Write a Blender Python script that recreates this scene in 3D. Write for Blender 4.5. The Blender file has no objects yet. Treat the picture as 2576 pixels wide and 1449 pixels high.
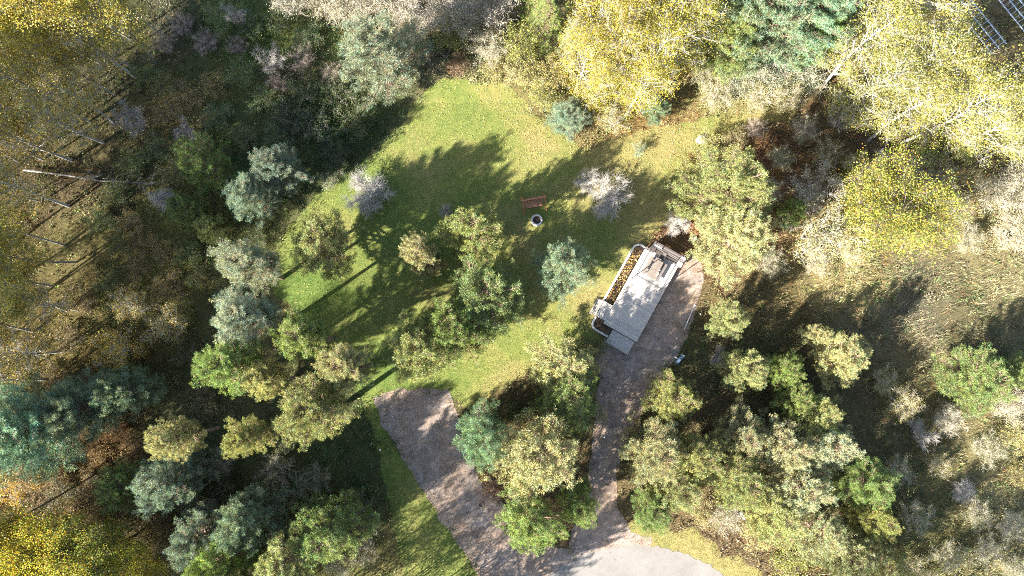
import bpy, math, random
import numpy as np
from mathutils import Vector, Matrix
from mathutils.geometry import delaunay_2d_cdt

# ------------------------------------------------------------------ camera, sky, sun, exposure
scn = bpy.context.scene
COL = scn.collection
H = 62.0                       # flying height, metres
PITCH = math.radians(6.0)      # a little off straight down
FPX = 24.0 / 36.0 * 2576       # focal length in layout pixels (2576 wide)
cam_d = bpy.data.cameras.new('camera')
cam = bpy.data.objects.new('camera', cam_d)
COL.objects.link(cam)
cam.location = (0, 0, H)
cam.rotation_euler = (PITCH, 0, 0)
cam_d.lens = 24.0
cam_d.sensor_width = 36.0
cam_d.clip_end = 2000
scn.camera = cam

SUN_EL = math.radians(28.5)
SHADOW_AZ = math.radians(35)   # direction shadows point, from +x towards +y
w = bpy.data.worlds.new('World')
scn.world = w
w.use_nodes = True
nt = w.node_tree
bg = nt.nodes['Background']
sky = nt.nodes.new('ShaderNodeTexSky')
sky.sky_type = 'NISHITA'
sky.sun_disc = False
sky.sun_elevation = SUN_EL
# sun stands opposite to the shadows; sky rotation is measured clockwise from +y
sun_dir = Vector((-math.cos(SHADOW_AZ) * math.cos(SUN_EL), -math.sin(SHADOW_AZ) * math.cos(SUN_EL), math.sin(SUN_EL)))
sky.sun_rotation = math.atan2(sun_dir.x, sun_dir.y)
nt.links.new(sky.outputs['Color'], bg.inputs['Color'])
bg.inputs['Strength'].default_value = 0.074
sl = bpy.data.lights.new('sun', 'SUN')
sl.energy = 5.0
sl.angle = math.radians(0.55)
sl.color = (1.0, 0.955, 0.885)
so = bpy.data.objects.new('sun', sl)
so.rotation_euler = (-sun_dir).to_track_quat('-Z', 'Y').to_euler()
so.location = sun_dir * 120
COL.objects.link(so)
scn.view_settings.view_transform = 'Standard'
scn.view_settings.look = 'None'
scn.view_settings.gamma = 1.0
scn.view_settings.exposure = 2.78
scn.view_settings.use_curve_mapping = False
scn.render.engine = 'CYCLES'
scn.cycles.use_denoising = False
scn.cycles.filter_width = 1.0
scn.cycles.max_bounces = 5
scn.cycles.diffuse_bounces = 3
scn.cycles.transmission_bounces = 4

# ------------------------------------------------------------------ helpers
RNG = np.random.default_rng(7)
random.seed(7)
PI = math.pi

def at(u, v, z=0.0):
    """real ground position of a spot of the survey photograph at height z"""
    a = (u - 1288.0) / FPX
    b = (724.5 - v) / FPX
    d = Vector((a, math.sin(PITCH) + b * math.cos(PITCH), -math.cos(PITCH) + b * math.sin(PITCH)))
    t = (z - H) / d.z
    return Vector((d.x * t, d.y * t, z))

def tag(o, label=None, cat=None, group=None, kind=None):
    if label: o['label'] = label
    if cat: o['category'] = cat
    if group: o['group'] = group
    if kind: o['kind'] = kind
    return o

def empty(name, loc, rz=0.0):
    o = bpy.data.objects.new(name, None)
    COL.objects.link(o)
    o.empty_display_size = 0.3
    o.location = loc
    o.rotation_euler = (0, 0, rz)
    return o

def link(name, me, parent=None, mat=None):
    o = bpy.data.objects.new(name, me)
    COL.objects.link(o)
    if parent: o.parent = parent
    if mat and not me.materials: me.materials.append(mat)
    return o

def np_mesh(name, V, F, mat, tint=None, smooth=False):
    """V (n,3), F (m,k) equal sized faces, tint per-vertex rgb"""
    me = bpy.data.meshes.new(name)
    V = np.asarray(V, np.float32); F = np.asarray(F, np.int32)
    k = F.shape[1]
    me.vertices.add(len(V)); me.vertices.foreach_set('co', V.ravel())
    me.loops.add(F.size); me.loops.foreach_set('vertex_index', F.ravel())
    me.polygons.add(len(F))
    me.polygons.foreach_set('loop_start', np.arange(0, F.size, k, dtype=np.int32))
    me.polygons.foreach_set('loop_total', np.full(len(F), k, np.int32))
    if smooth: me.polygons.foreach_set('use_smooth', np.ones(len(F), bool))
    me.update(calc_edges=True)
    if tint is not None:
        a = me.attributes.new('tint', 'FLOAT_COLOR', 'POINT')
        c = np.ones((len(V), 4), np.float32); c[:, :3] = tint
        a.data.foreach_set('color', c.ravel())
    me.materials.append(mat)
    return me

class MB:
    """collects boxes, bars and tubes into one mesh"""
    def __init__(s): s.v = []; s.f = []
    def add(s, vs, fs):
        n = len(s.v); s.v += [tuple(x) for x in vs]; s.f += [tuple(i + n for i in q) for q in fs]
    def box(s, c, size, rz=0.0, M=None, bev=0.0):
        hx, hy, hz = size[0] / 2, size[1] / 2, size[2] / 2
        R = Matrix.Rotation(rz, 3, 'Z') if M is None else M
        c = Vector(c)
        if bev <= 0:
            vs = [c + R @ Vector((x * hx, y * hy, z * hz)) for z in (-1, 1) for x, y in ((-1, -1), (1, -1), (1, 1), (-1, 1))]
            s.add(vs, [(3, 2, 1, 0), (4, 5, 6, 7), (0, 1, 5, 4), (1, 2, 6, 5), (2, 3, 7, 6), (3, 0, 4, 7)])
        else:
            b = bev
            prof = [(-hx, -hy), (hx, -hy), (hx, hy), (-hx, hy)]
            lo = [c + R @ Vector((x, y, -hz)) for x, y in prof]
            mi = [c + R @ Vector((x, y, hz - b)) for x, y in prof]
            hi = [c + R @ Vector((x - math.copysign(b, x), y - math.copysign(b, y), hz)) for x, y in prof]
            fs = [(3, 2, 1, 0), (8, 9, 10, 11)]
            for i in range(4):
                j = (i + 1) % 4
                fs += [(i, j, 4 + j, 4 + i), (4 + i, 4 + j, 8 + j, 8 + i)]
            s.add(lo + mi + hi, fs)
        return s
    def bar(s, p0, p1, wd, ht=None):
        """rectangular bar between two points"""
        p0 = Vector(p0); p1 = Vector(p1); ht = ht or wd
        d = p1 - p0; L = d.length; d.normalize()
        up = Vector((0, 0, 1)) if abs(d.z) < 0.9 else Vector((0, 1, 0))
        x = d; y = up.cross(x).normalized(); z = x.cross(y)
        M = Matrix((x, y, z)).transposed()
        return s.box((p0 + p1) / 2, (L, wd, ht), M=M)
    def tube(s, pts, rad, n=8):
        pts = [Vector(p) for p in pts]
        rad = rad if isinstance(rad, (list, tuple)) else [rad] * len(pts)
        vs = []; fs = []
        for i, p in enumerate(pts):
            d = (pts[min(i + 1, len(pts) - 1)] - pts[max(i - 1, 0)]).normalized()
            up = Vector((0, 0, 1)) if abs(d.z) < 0.9 else Vector((1, 0, 0))
            x = d.cross(up).normalized(); y = d.cross(x)
            for k in range(n):
                a = 2 * PI * k / n
                vs.append(p + (x * math.cos(a) + y * math.sin(a)) * rad[i])
        for i in range(len(pts) - 1):
            for k in range(n):
                j = (k + 1) % n
                fs.append((i * n + k, i * n + j, (i + 1) * n + j, (i + 1) * n + k))
        fs.append(tuple(range(n - 1, -1, -1))); fs.append(tuple((len(pts) - 1) * n + k for k in range(n)))
        s.add(vs, fs); return s
    def lathe(s, prof, n=28, c=(0, 0, 0)):
        vs = []; fs = []
        m = len(prof)
        for k in range(n):
            a = 2 * PI * k / n
            for r, z in prof: vs.append((c[0] + r * math.cos(a), c[1] + r * math.sin(a), c[2] + z))
        for k in range(n):
            j = (k + 1) % n
            for i in range(m - 1): fs.append((k * m + i, j * m + i, j * m + i + 1, k * m + i + 1))
        s.add(vs, fs); return s
    def mesh(s, name, mat, smooth=False):
        me = bpy.data.meshes.new(name)
        me.from_pydata(s.v, [], s.f); me.update()
        me.materials.append(mat)
        if smooth:
            for p in me.polygons: p.use_smooth = True
        return me
    def build(s, name, mat, parent=None, smooth=False):
        return link(name, s.mesh(name, mat, smooth), parent)

# smooth pseudo noise from random sines, for layout fields
_NK = RNG.normal(size=(10, 2)); _NP = RNG.uniform(0, 2 * PI, size=(10,))
def field(x, y, scale, seed=0):
    r = np.zeros_like(x)
    for i in range(7):
        k = _NK[(i + seed) % 10]; th = seed * 1.7 + i
        kx = k[0] * math.cos(th) - k[1] * math.sin(th); ky = k[0] * math.sin(th) + k[1] * math.cos(th)
        r += np.sin((kx * x + ky * y) * 2.2 / scale + _NP[(i * 3 + seed) % 10] + seed)
    return r / 7.0 * 1.9

def inside(x, y, poly):
    r = np.zeros(x.shape, bool)
    n = len(poly)
    for i in range(n):
        x0, y0 = poly[i]; x1, y1 = poly[(i + 1) % n]
        if y0 == y1: continue
        c = ((y0 > y) != (y1 > y)) & (x < (x1 - x0) * (y - y0) / (y1 - y0) + x0)
        r ^= c
    return r

# ------------------------------------------------------------------ materials
MATS = {}
def mat(name):
    m = bpy.data.materials.new(name); m.use_nodes = True
    MATS[name] = m
    n = m.node_tree
    return m, n, n.nodes['Principled BSDF'], n.links

def ramp(n, fac, stops):
    r = n.nodes.new('ShaderNodeValToRGB')
    els = r.color_ramp.elements
    while len(els) < len(stops): els.new(0.5)
    for e, (p, c) in zip(els, stops):
        e.position = p; e.color = (*c, 1)
    n.links.new(fac, r.inputs[0])
    return r.outputs[0]

def noise(n, scale, detail=6, rough=0.6, vec=None, dist=0.0):
    t = n.nodes.new('ShaderNodeTexNoise')
    t.inputs['Scale'].default_value = scale; t.inputs['Detail'].default_value = detail
    t.inputs['Roughness'].default_value = rough; t.inputs['Distortion'].default_value = dist
    if vec is None:
        g = n.nodes.new('ShaderNodeNewGeometry'); vec = g.outputs['Position']
    n.links.new(vec, t.inputs['Vector'])
    return t.outputs['Fac']

def mix(n, fac, a, b, mode='MIX'):
    x = n.nodes.new('ShaderNodeMix'); x.data_type = 'RGBA'; x.blend_type = mode
    if isinstance(fac, float): x.inputs[0].default_value = fac
    else: n.links.new(fac, x.inputs[0])
    for s, i in ((a, 6), (b, 7)):
        if isinstance(s, tuple): x.inputs[i].default_value = (*s, 1)
        else: n.links.new(s, x.inputs[i])
    return x.outputs[2]

def bump(n, bs, fac, strength, dist):
    b = n.nodes.new('ShaderNodeBump')
    b.inputs['Strength'].default_value = strength; b.inputs['Distance'].default_value = dist
    n.links.new(fac, b.inputs['Height']); n.links.new(b.outputs[0], bs.inputs['Normal'])

def leaf_mat(name, trans=0.35, rough=0.55, warm=(1.15, 1.1, 0.7)):
    """foliage: the tree's own colour times a per-leaf tint, partly translucent"""
    m, n, bs, L = mat(name)
    oi = n.nodes.new('ShaderNodeObjectInfo')
    at_ = n.nodes.new('ShaderNodeAttribute'); at_.attribute_name = 'tint'
    c = mix(n, 1.0, oi.outputs['Color'], at_.outputs['Color'], 'MULTIPLY')
    L.new(c, bs.inputs['Base Color'])
    bs.inputs['Roughness'].default_value = rough
    bs.inputs['Specular IOR Level'].default_value = 0.3
    tr = n.nodes.new('ShaderNodeBsdfTranslucent')
    L.new(mix(n, 1.0, c, warm, 'MULTIPLY'), tr.inputs['Color'])
    ms = n.nodes.new('ShaderNodeMixShader'); ms.inputs[0].default_value = trans
    L.new(bs.outputs[0], ms.inputs[1]); L.new(tr.outputs[0], ms.inputs[2])
    L.new(ms.outputs[0], n.nodes['Material Output'].inputs['Surface'])
    return m

M_NEEDLE = leaf_mat('needles', 0.36, 0.5, (1.1, 1.1, 0.7))
M_LEAF = leaf_mat('leaves', 0.42, 0.5)
def blade_mat():
    m, n, bs, L = mat('undergrowth_blades')
    a = n.nodes.new('ShaderNodeAttribute'); a.attribute_name = 'tint'
    L.new(a.outputs['Color'], bs.inputs['Base Color'])
    bs.inputs['Roughness'].default_value = 0.7; bs.inputs['Specular IOR Level'].default_value = 0.2
    tr = n.nodes.new('ShaderNodeBsdfTranslucent'); L.new(a.outputs['Color'], tr.inputs['Color'])
    ms = n.nodes.new('ShaderNodeMixShader'); ms.inputs[0].default_value = 0.25
    L.new(bs.outputs[0], ms.inputs[1]); L.new(tr.outputs[0], ms.inputs[2])
    L.new(ms.outputs[0], n.nodes['Material Output'].inputs['Surface'])
    return m
M_BLADE = blade_mat()

def bark_mat(name, a, b, scale=6.0, band=False):
    m, n, bs, L = mat(name)
    f = noise(n, scale, 5, 0.7)
    L.new(ramp(n, f, [(0.3, a), (0.65, b)]), bs.inputs['Base Color'])
    bs.inputs['Roughness'].default_value = 0.85
    bump(n, bs, f, 0.5, 0.03)
    return m
M_PINEBARK = bark_mat('pine_bark', (0.10, 0.065, 0.045), (0.26, 0.17, 0.12))
M_BIRCH = bark_mat('pale_bark', (0.15, 0.135, 0.115), (0.34, 0.32, 0.285), 4.0)
M_GREYTWIG = bark_mat('grey_twigs', (0.32, 0.288, 0.24), (0.46, 0.42, 0.36), 5.0)
M_DEADTWIG = bark_mat('dead_wood', (0.17, 0.15, 0.125), (0.28, 0.25, 0.21), 5.0)
M_TANTWIG = bark_mat('tan_twigs', (0.22, 0.185, 0.135), (0.38, 0.335, 0.255), 5.0)
M_DARKBIRCH = bark_mat('weathered_birch', (0.08, 0.074, 0.066), (0.21, 0.196, 0.174), 7.0)
M_DARKBARK = bark_mat('dark_bark', (0.07, 0.055, 0.045), (0.17, 0.14, 0.11), 6.0)

def ground_mat():
    m, n, bs, L = mat('forest_floor')
    a = n.nodes.new('ShaderNodeAttribute'); a.attribute_name = 'tint'
    f1 = noise(n, 5.0, 8, 0.75); f2 = noise(n, 38.0, 4, 0.7)
    c = mix(n, 1.0, a.outputs['Color'], ramp(n, f1, [(0.3, (0.55, 0.55, 0.6)), (0.7, (1.35, 1.3, 1.2))]), 'MULTIPLY')
    c = mix(n, 1.0, c, ramp(n, f2, [(0.35, (0.55, 0.55, 0.55)), (0.65, (1.5, 1.4, 1.3))]), 'MULTIPLY')
    L.new(c, bs.inputs['Base Color'])
    bs.inputs['Roughness'].default_value = 0.95; bs.inputs['Specular IOR Level'].default_value = 0.1
    bump(n, bs, f2, 0.8, 0.06)
    return m
M_GROUND = ground_mat()

def lawn_mat():
    m, n, bs, L = mat('mown_lawn')
    f0 = noise(n, 0.14, 4, 0.6); f1 = noise(n, 1.6, 6, 0.7); f2 = noise(n, 11.0, 8, 0.85)
    # greener in the cool hollow, drier towards the deck and the path
    gp = n.nodes.new('ShaderNodeNewGeometry'); sx = n.nodes.new('ShaderNodeSeparateXYZ'); L.new(gp.outputs['Position'], sx.inputs[0])
    mr_ = n.nodes.new('ShaderNodeMapRange'); mr_.inputs[1].default_value = -18; mr_.inputs[2].default_value = 12
    mr_.inputs[3].default_value = -0.10; mr_.inputs[4].default_value = 0.16; L.new(sx.outputs[0], mr_.inputs[0])
    ad_ = n.nodes.new('ShaderNodeMath'); ad_.operation = 'ADD'; L.new(f0, ad_.inputs[0]); L.new(mr_.outputs[0], ad_.inputs[1])
    c = ramp(n, ad_.outputs[0], [(0.34, (0.070, 0.105, 0.025)), (0.50, (0.110, 0.128, 0.036)), (0.68, (0.165, 0.145, 0.060))])
    c = mix(n, 1.0, c, ramp(n, f1, [(0.3, (0.72, 0.8, 0.7)), (0.7, (1.3, 1.2, 1.2))]), 'MULTIPLY')
    c = mix(n, 1.0, c, ramp(n, f2, [(0.36, (0.36, 0.42, 0.34)), (0.62, (1.75, 1.62, 1.5))]), 'MULTIPLY')
    L.new(c, bs.inputs['Base Color'])
    bs.inputs['Roughness'].default_value = 0.9; bs.inputs['Specular IOR Level'].default_value = 0.15
    bump(n, bs, f2, 0.9, 0.06)
    return m
M_LAWN = lawn_mat()

def gravel_mat():
    m, n, bs, L = mat('gravel')
    f0 = noise(n, 0.22, 4, 0.6); f1 = noise(n, 1.0, 9, 0.78, dist=0.8); f2 = noise(n, 20.0, 3, 0.8)
    c = ramp(n, f0, [(0.38, (0.215, 0.182, 0.165)), (0.58, (0.245, 0.180, 0.138))])
    c = mix(n, 1.0, c, ramp(n, f1, [(0.30, (0.42, 0.40, 0.36)), (0.62, (1.2, 1.18, 1.15))]), 'MULTIPLY')
    c = mix(n, 1.0, c, ramp(n, f2, [(0.34, (0.58, 0.58, 0.58)), (0.66, (1.4, 1.4, 1.4))]), 'MULTIPLY')
    L.new(c, bs.inputs['Base Color'])
    bs.inputs['Roughness'].default_value = 0.9; bs.inputs['Specular IOR Level'].default_value = 0.2
    bump(n, bs, f2, 0.8, 0.05)
    return m
M_GRAVEL = gravel_mat()

def asphalt_mat():
    m, n, bs, L = mat('weathered_asphalt')
    f1 = noise(n, 0.5, 5, 0.65); f2 = noise(n, 30.0, 3, 0.8)
    c = ramp(n, f1, [(0.3, (0.122, 0.108, 0.095)), (0.7, (0.165, 0.148, 0.131))])
    c = mix(n, 1.0, c, ramp(n, f2, [(0.35, (0.66, 0.66, 0.66)), (0.65, (1.28, 1.28, 1.28))]), 'MULTIPLY')
    L.new(c, bs.inputs['Base Color']); bs.inputs['Roughness'].default_value = 0.85
    bump(n, bs, f2, 0.4, 0.02)
    return m
M_ASPHALT = asphalt_mat()

def wood_mat(name, a, b, rough=0.75):
    m, n, bs, L = mat(name)
    oi = n.nodes.new('ShaderNodeObjectInfo')
    tc = n.nodes.new('ShaderNodeTexCoord')
    mp = n.nodes.new('ShaderNodeMapping'); mp.inputs['Scale'].default_value = (1.2, 14, 14)
    L.new(tc.outputs['Object'], mp.inputs['Vector'])
    ad = n.nodes.new('ShaderNodeVectorMath'); ad.operation = 'ADD'
    L.new(mp.outputs[0], ad.inputs[0])
    cb = n.nodes.new('ShaderNodeCombineXYZ')
    ml = n.nodes.new('ShaderNodeMath'); ml.operation = 'MULTIPLY'; ml.inputs[1].default_value = 40
    L.new(oi.outputs['Random'], ml.inputs[0]); L.new(ml.outputs[0], cb.inputs[0]); L.new(cb.outputs[0], ad.inputs[1])
    f = noise(n, 1.5, 6, 0.7, ad.outputs[0])
    c = ramp(n, f, [(0.28, a), (0.68, b)])
    r = ramp(n, oi.outputs['Random'], [(0.0, (0.82, 0.82, 0.83)), (1.0, (1.1, 1.09, 1.07))])
    L.new(mix(n, 1.0, c, r, 'MULTIPLY'), bs.inputs['Base Color'])
    bs.inputs['Roughness'].default_value = rough
    bump(n, bs, f, 0.3, 0.01)
    return m
M_DECK = wood_mat('weathered_deck_boards', (0.30, 0.268, 0.23), (0.42, 0.38, 0.335))
M_DARKWOOD = wood_mat('dark_stained_wood', (0.03, 0.023, 0.02), (0.075, 0.058, 0.05))
M_GREYWOOD = wood_mat('grey_brown_wood', (0.075, 0.062, 0.058), (0.14, 0.12, 0.11))
M_TABLE = wood_mat('worn_table_wood', (0.10, 0.08, 0.062), (0.18, 0.145, 0.115))
M_CEDAR = wood_mat('red_cedar', (0.24, 0.085, 0.038), (0.42, 0.17, 0.08), 0.5)

def plain(name, col, rough=0.6, metal=0.0, var=0.15, scale=9.0):
    m, n, bs, L = mat(name)
    f = noise(n, scale, 5, 0.65)
    L.new(ramp(n, f, [(0.3, tuple(x * (1 - var) for x in col)), (0.7, tuple(min(1, x * (1 + var)) for x in col))]), bs.inputs['Base Color'])
    bs.inputs['Roughness'].default_value = rough; bs.inputs['Metallic'].default_value = metal
    return m
M_CONCRETE = plain('pale_concrete', (0.42, 0.395, 0.36), 0.85)
M_WHITE = plain('white_paint', (0.78, 0.78, 0.77), 0.5, var=0.06)
M_BLACKMETAL = plain('black_metal', (0.03, 0.028, 0.026), 0.45, 0.0)
M_GALV = plain('galvanised_metal', (0.40, 0.43, 0.48), 0.45, 0.3)
M_ASH = plain('ash_and_char', (0.09, 0.075, 0.065), 0.95, var=0.6, scale=14)
M_CHAR = plain('charred_log', (0.05, 0.04, 0.033), 0.9, var=0.5)
M_SOIL = plain('mulch_soil', (0.085, 0.055, 0.038), 0.95, var=0.5, scale=16)
M_BLUE = plain('pale_blue_plastic', (0.22, 0.30, 0.42), 0.5)
M_ROCK = plain('pale_rock', (0.24, 0.225, 0.205), 0.9, var=0.3)
M_RUST = plain('rusty_steel', (0.20, 0.10, 0.05), 0.8, var=0.4)

# ------------------------------------------------------------------ setting: layout of the ground
def poly(pts, jitter=0.0, step=0.5, seed=1):
    """ground outline with a naturally uneven edge"""
    P = [at(*p) for p in pts]
    out = []
    for i in range(len(P)):
        a, b = P[i], P[(i + 1) % len(P)]
        n = max(1, int((b - a).length / step))
        nv = Vector((-(b - a).y, (b - a).x, 0)).normalized()
        for k in range(n):
            p = a.lerp(b, k / n)
            x = np.array([p.x]); y = np.array([p.y])
            j = float(field(x, y, 1.6, seed)[0]) * 0.6 + float(field(x, y, 0.5, seed + 2)[0]) * 0.4
            p = p + nv * j * jitter
            out.append((p.x, p.y))
    return out

LAWN = poly([(1105, 205), (1180, 190), (1260, 215), (1330, 260), (1400, 330), (1480, 372), (1600, 335), (1720, 305), (1850, 288),
             (1990, 262), (2010, 285), (1900, 318), (1770, 350), (1715, 400), (1735, 480), (1700, 560), (1640, 600), (1600, 640), (1570, 740),
             (1530, 830), (1500, 860), (1440, 885), (1330, 935), (1250, 985), (1180, 1040), (1150, 1000), (1050, 1000), (960, 1000),
             (960, 1060), (1000, 1130), (1060, 1215), (1140, 1340), (1225, 1449), (1250, 1520), (1010, 1520), (990, 1330), (965, 1200), (935, 1060),
             (870, 950), (760, 830), (690, 730), (700, 620), (760, 520), (850, 455), (940, 395), (990, 330), (1050, 255)], 0.55, 0.4, 1)
DRIVE1 = poly([(938, 1000), (1000, 975), (1070, 980), (1128, 975), (1150, 1040), (1172, 1110), (1205, 1200), (1285, 1290), (1330, 1370), (1440, 1385), (1470, 1440),
               (1390, 1500), (1240, 1500), (1196, 1440), (1130, 1335), (1062, 1230), (1010, 1150), (962, 1065)], 0.30, 0.3, 3)
DRIVE2 = poly([(1500, 885), (1560, 800), (1640, 740), (1715, 640), (1765, 640), (1768, 700), (1752, 765), (1735, 830), (1700, 900), (1660, 965), (1615, 1030),
               (1580, 1100), (1552, 1190), (1556, 1280), (1585, 1340), (1640, 1352), (1640, 1400), (1470, 1450), (1430, 1392), (1440, 1330),
               (1480, 1250), (1488, 1150), (1500, 1050), (1508, 950)], 0.26, 0.3, 5)
cA = at(1607, 1721) + Vector((0, -1.35, 0))
RA = 12.9
ASPHALT = [(cA.x + (RA + 0.05 * math.sin(a * 37) + 0.06 * math.sin(a * 83 + 2) + 0.04 * math.sin(a * 151)) * math.cos(a), cA.y + (RA + 0.05 * math.sin(a * 37) + 0.06 * math.sin(a * 83 + 2) + 0.04 * math.sin(a * 151)) * math.sin(a)) for a in np.linspace(0, 2 * PI, 420, endpoint=False)]
VERGE = []
for a in np.linspace(math.radians(-10), math.radians(97), 60): VERGE.append((cA.x + (RA - 0.3) * math.cos(a), cA.y + (RA - 0.3) * math.sin(a)))
for a in np.linspace(math.radians(97), math.radians(-10), 70):
    r = RA + 1.9 + 0.35 * math.sin(a * 17) + 0.25 * math.sin(a * 41 + 1)
    VERGE.append((cA.x + r * math.cos(a), cA.y + r * math.sin(a)))

def grass_color(x, y):
    """natural colour of the wild vegetation, by place"""
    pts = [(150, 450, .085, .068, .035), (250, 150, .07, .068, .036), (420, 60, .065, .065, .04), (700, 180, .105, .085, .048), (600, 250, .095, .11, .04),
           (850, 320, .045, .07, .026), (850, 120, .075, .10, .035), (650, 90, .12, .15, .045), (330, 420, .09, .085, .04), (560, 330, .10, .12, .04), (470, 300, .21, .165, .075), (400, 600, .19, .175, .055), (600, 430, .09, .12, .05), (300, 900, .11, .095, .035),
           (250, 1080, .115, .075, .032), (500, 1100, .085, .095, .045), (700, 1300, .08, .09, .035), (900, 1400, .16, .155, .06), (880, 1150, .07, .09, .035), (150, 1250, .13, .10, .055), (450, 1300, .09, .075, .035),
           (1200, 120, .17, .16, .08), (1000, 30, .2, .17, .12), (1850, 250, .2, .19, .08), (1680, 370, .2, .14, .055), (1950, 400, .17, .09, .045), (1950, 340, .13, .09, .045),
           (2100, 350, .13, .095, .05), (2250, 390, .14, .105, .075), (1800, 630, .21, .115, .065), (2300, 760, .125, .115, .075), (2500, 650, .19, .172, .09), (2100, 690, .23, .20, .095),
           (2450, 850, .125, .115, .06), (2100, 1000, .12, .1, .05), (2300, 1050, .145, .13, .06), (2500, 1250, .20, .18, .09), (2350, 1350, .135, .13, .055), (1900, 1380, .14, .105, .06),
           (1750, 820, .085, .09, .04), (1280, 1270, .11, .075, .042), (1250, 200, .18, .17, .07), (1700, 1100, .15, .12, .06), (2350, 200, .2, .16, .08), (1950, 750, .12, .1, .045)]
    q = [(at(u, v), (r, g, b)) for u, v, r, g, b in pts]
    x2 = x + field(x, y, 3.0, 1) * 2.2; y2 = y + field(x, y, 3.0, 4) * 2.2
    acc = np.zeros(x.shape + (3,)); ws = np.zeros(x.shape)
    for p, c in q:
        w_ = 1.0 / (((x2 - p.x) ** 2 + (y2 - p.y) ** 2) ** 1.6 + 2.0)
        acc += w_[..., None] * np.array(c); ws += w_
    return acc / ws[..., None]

# ground sheet, fine in the middle, reaching far
xs = np.concatenate([[-600, -300, -150, -90], np.arange(-66, 66.1, 0.8), [90, 150, 300, 600]])
ys = np.concatenate([[-600, -300, -150, -80], np.arange(-44, 50.1, 0.8), [80, 150, 300, 600]])
GX, GY = np.meshgrid(xs, ys)
zz = np.where((np.abs(GX) < 67) & (np.abs(GY) < 51), 0.0, 0.0)
GV = np.stack([GX.ravel(), GY.ravel(), zz.ravel()], 1)
nx = len(xs); ii, jj = np.meshgrid(np.arange(nx - 1), np.arange(len(ys) - 1))
b0 = (jj * nx + ii).ravel()
GF = np.stack([b0, b0 + 1, b0 + nx + 1, b0 + nx], 1)
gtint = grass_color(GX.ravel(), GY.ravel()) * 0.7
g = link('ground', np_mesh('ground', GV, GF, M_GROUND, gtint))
tag(g, 'brown woodland floor with litter under the trees', 'ground', kind='structure')

def sheet(name, outline, z, m, label, cat):
    me = bpy.data.meshes.new(name)
    tri = delaunay_2d_cdt([Vector(p) for p in outline], [], [list(range(len(outline)))], 1, 1e-5)
    me.from_pydata([(p.x, p.y, z) for p in tri[0]], [], [tuple(q) for q in tri[2]]); me.update()
    if me.polygons[0].normal.z < 0: me.flip_normals()
    me.materials.append(m)
    return tag(link(name, me), label, cat, kind='structure')
sheet('lawn', LAWN, 0.004, M_LAWN, 'mown green lawn among the pines', 'lawn')
sheet('grass_verge', VERGE, 0.008, M_LAWN, 'mown grass verge round the turning circle', 'verge')
sheet('gravel_pad', DRIVE1, 0.012, M_GRAVEL, 'gravel parking pad leading off the turning circle', 'gravel pad')
sheet('gravel_drive', DRIVE2, 0.016, M_GRAVEL, 'gravel drive running up beside the deck', 'gravel drive')
sheet('asphalt_circle', ASPHALT, 0.020, M_ASPHALT, 'pale worn asphalt turning circle', 'road')

# ------------------------------------------------------------------ plants: shared builders
def unit(v): return v / np.maximum(np.linalg.norm(v, axis=-1, keepdims=True), 1e-9)

def tubes(P0, P1, R0, R1, k=4):
    """many straight tapered twigs as one quad array"""
    P0 = np.asarray(P0, float); P1 = np.asarray(P1, float); R0 = np.asarray(R0, float); R1 = np.asarray(R1, float)
    d = unit(P1 - P0)
    ref = np.where(np.abs(d[:, 2:3]) < 0.9, np.array([[0, 0, 1.0]]), np.array([[1.0, 0, 0]]))
    x = unit(np.cross(d, ref)); y = np.cross(d, x)
    n = len(P0); V = np.zeros((n, 2 * k, 3))
    for i in range(k):
        a = 2 * PI * i / k
        o = x * math.cos(a) + y * math.sin(a)
        V[:, i] = P0 + o * R0[:, None]; V[:, k + i] = P1 + o * R1[:, None]
    f = np.array([(i, (i + 1) % k, k + (i + 1) % k, k + i) for i in range(k)])
    F = (np.arange(n)[:, None, None] * 2 * k + f[None]).reshape(-1, 4)
    return V.reshape(-1, 3), F

class Wood:
    def __init__(s): s.a = []; s.b = []; s.ra = []; s.rb = []
    def seg(s, p, q, r0, r1): s.a.append(p); s.b.append(q); s.ra.append(r0); s.rb.append(r1)
    def path(s, pts, r0, r1):
        n = len(pts) - 1
        for i in range(n):
            s.seg(pts[i], pts[i + 1], r0 + (r1 - r0) * i / n, r0 + (r1 - r0) * (i + 1) / n)
    def mesh(s, name, m, k=5):
        V, F = tubes(s.a, s.b, s.ra, s.rb, k)
        return np_mesh(name, V, F, m, smooth=True)

def tufts(rng, C, A, n, ln, wd, spread, tint):
    """needle tufts: n blades round every centre C along axis A"""
    m = len(C)
    r = unit(rng.normal(size=(m, n, 3)))
    d = unit(A[:, None, :] * (1.0 - spread) + r * spread * 1.3)
    L = ln * rng.uniform(0.7, 1.15, size=(m, n, 1))
    base = C[:, None, :] - A[:, None, :] * ln * 0.25 + r * 0.02
    tip = base + d * L
    side = unit(np.cross(d, unit(rng.normal(size=(m, n, 3))))) * wd * 0.5
    root = base + d * L * 0.30
    V = np.stack([root - side, root + side, tip], 2).reshape(-1, 3)
    F = np.arange(m * n * 3).reshape(-1, 3)
    T = np.repeat(tint, n, axis=0) * np.exp(rng.normal(size=(m * n, 1)) * 0.22)
    return V, F, np.repeat(T, 3, axis=0)

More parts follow.
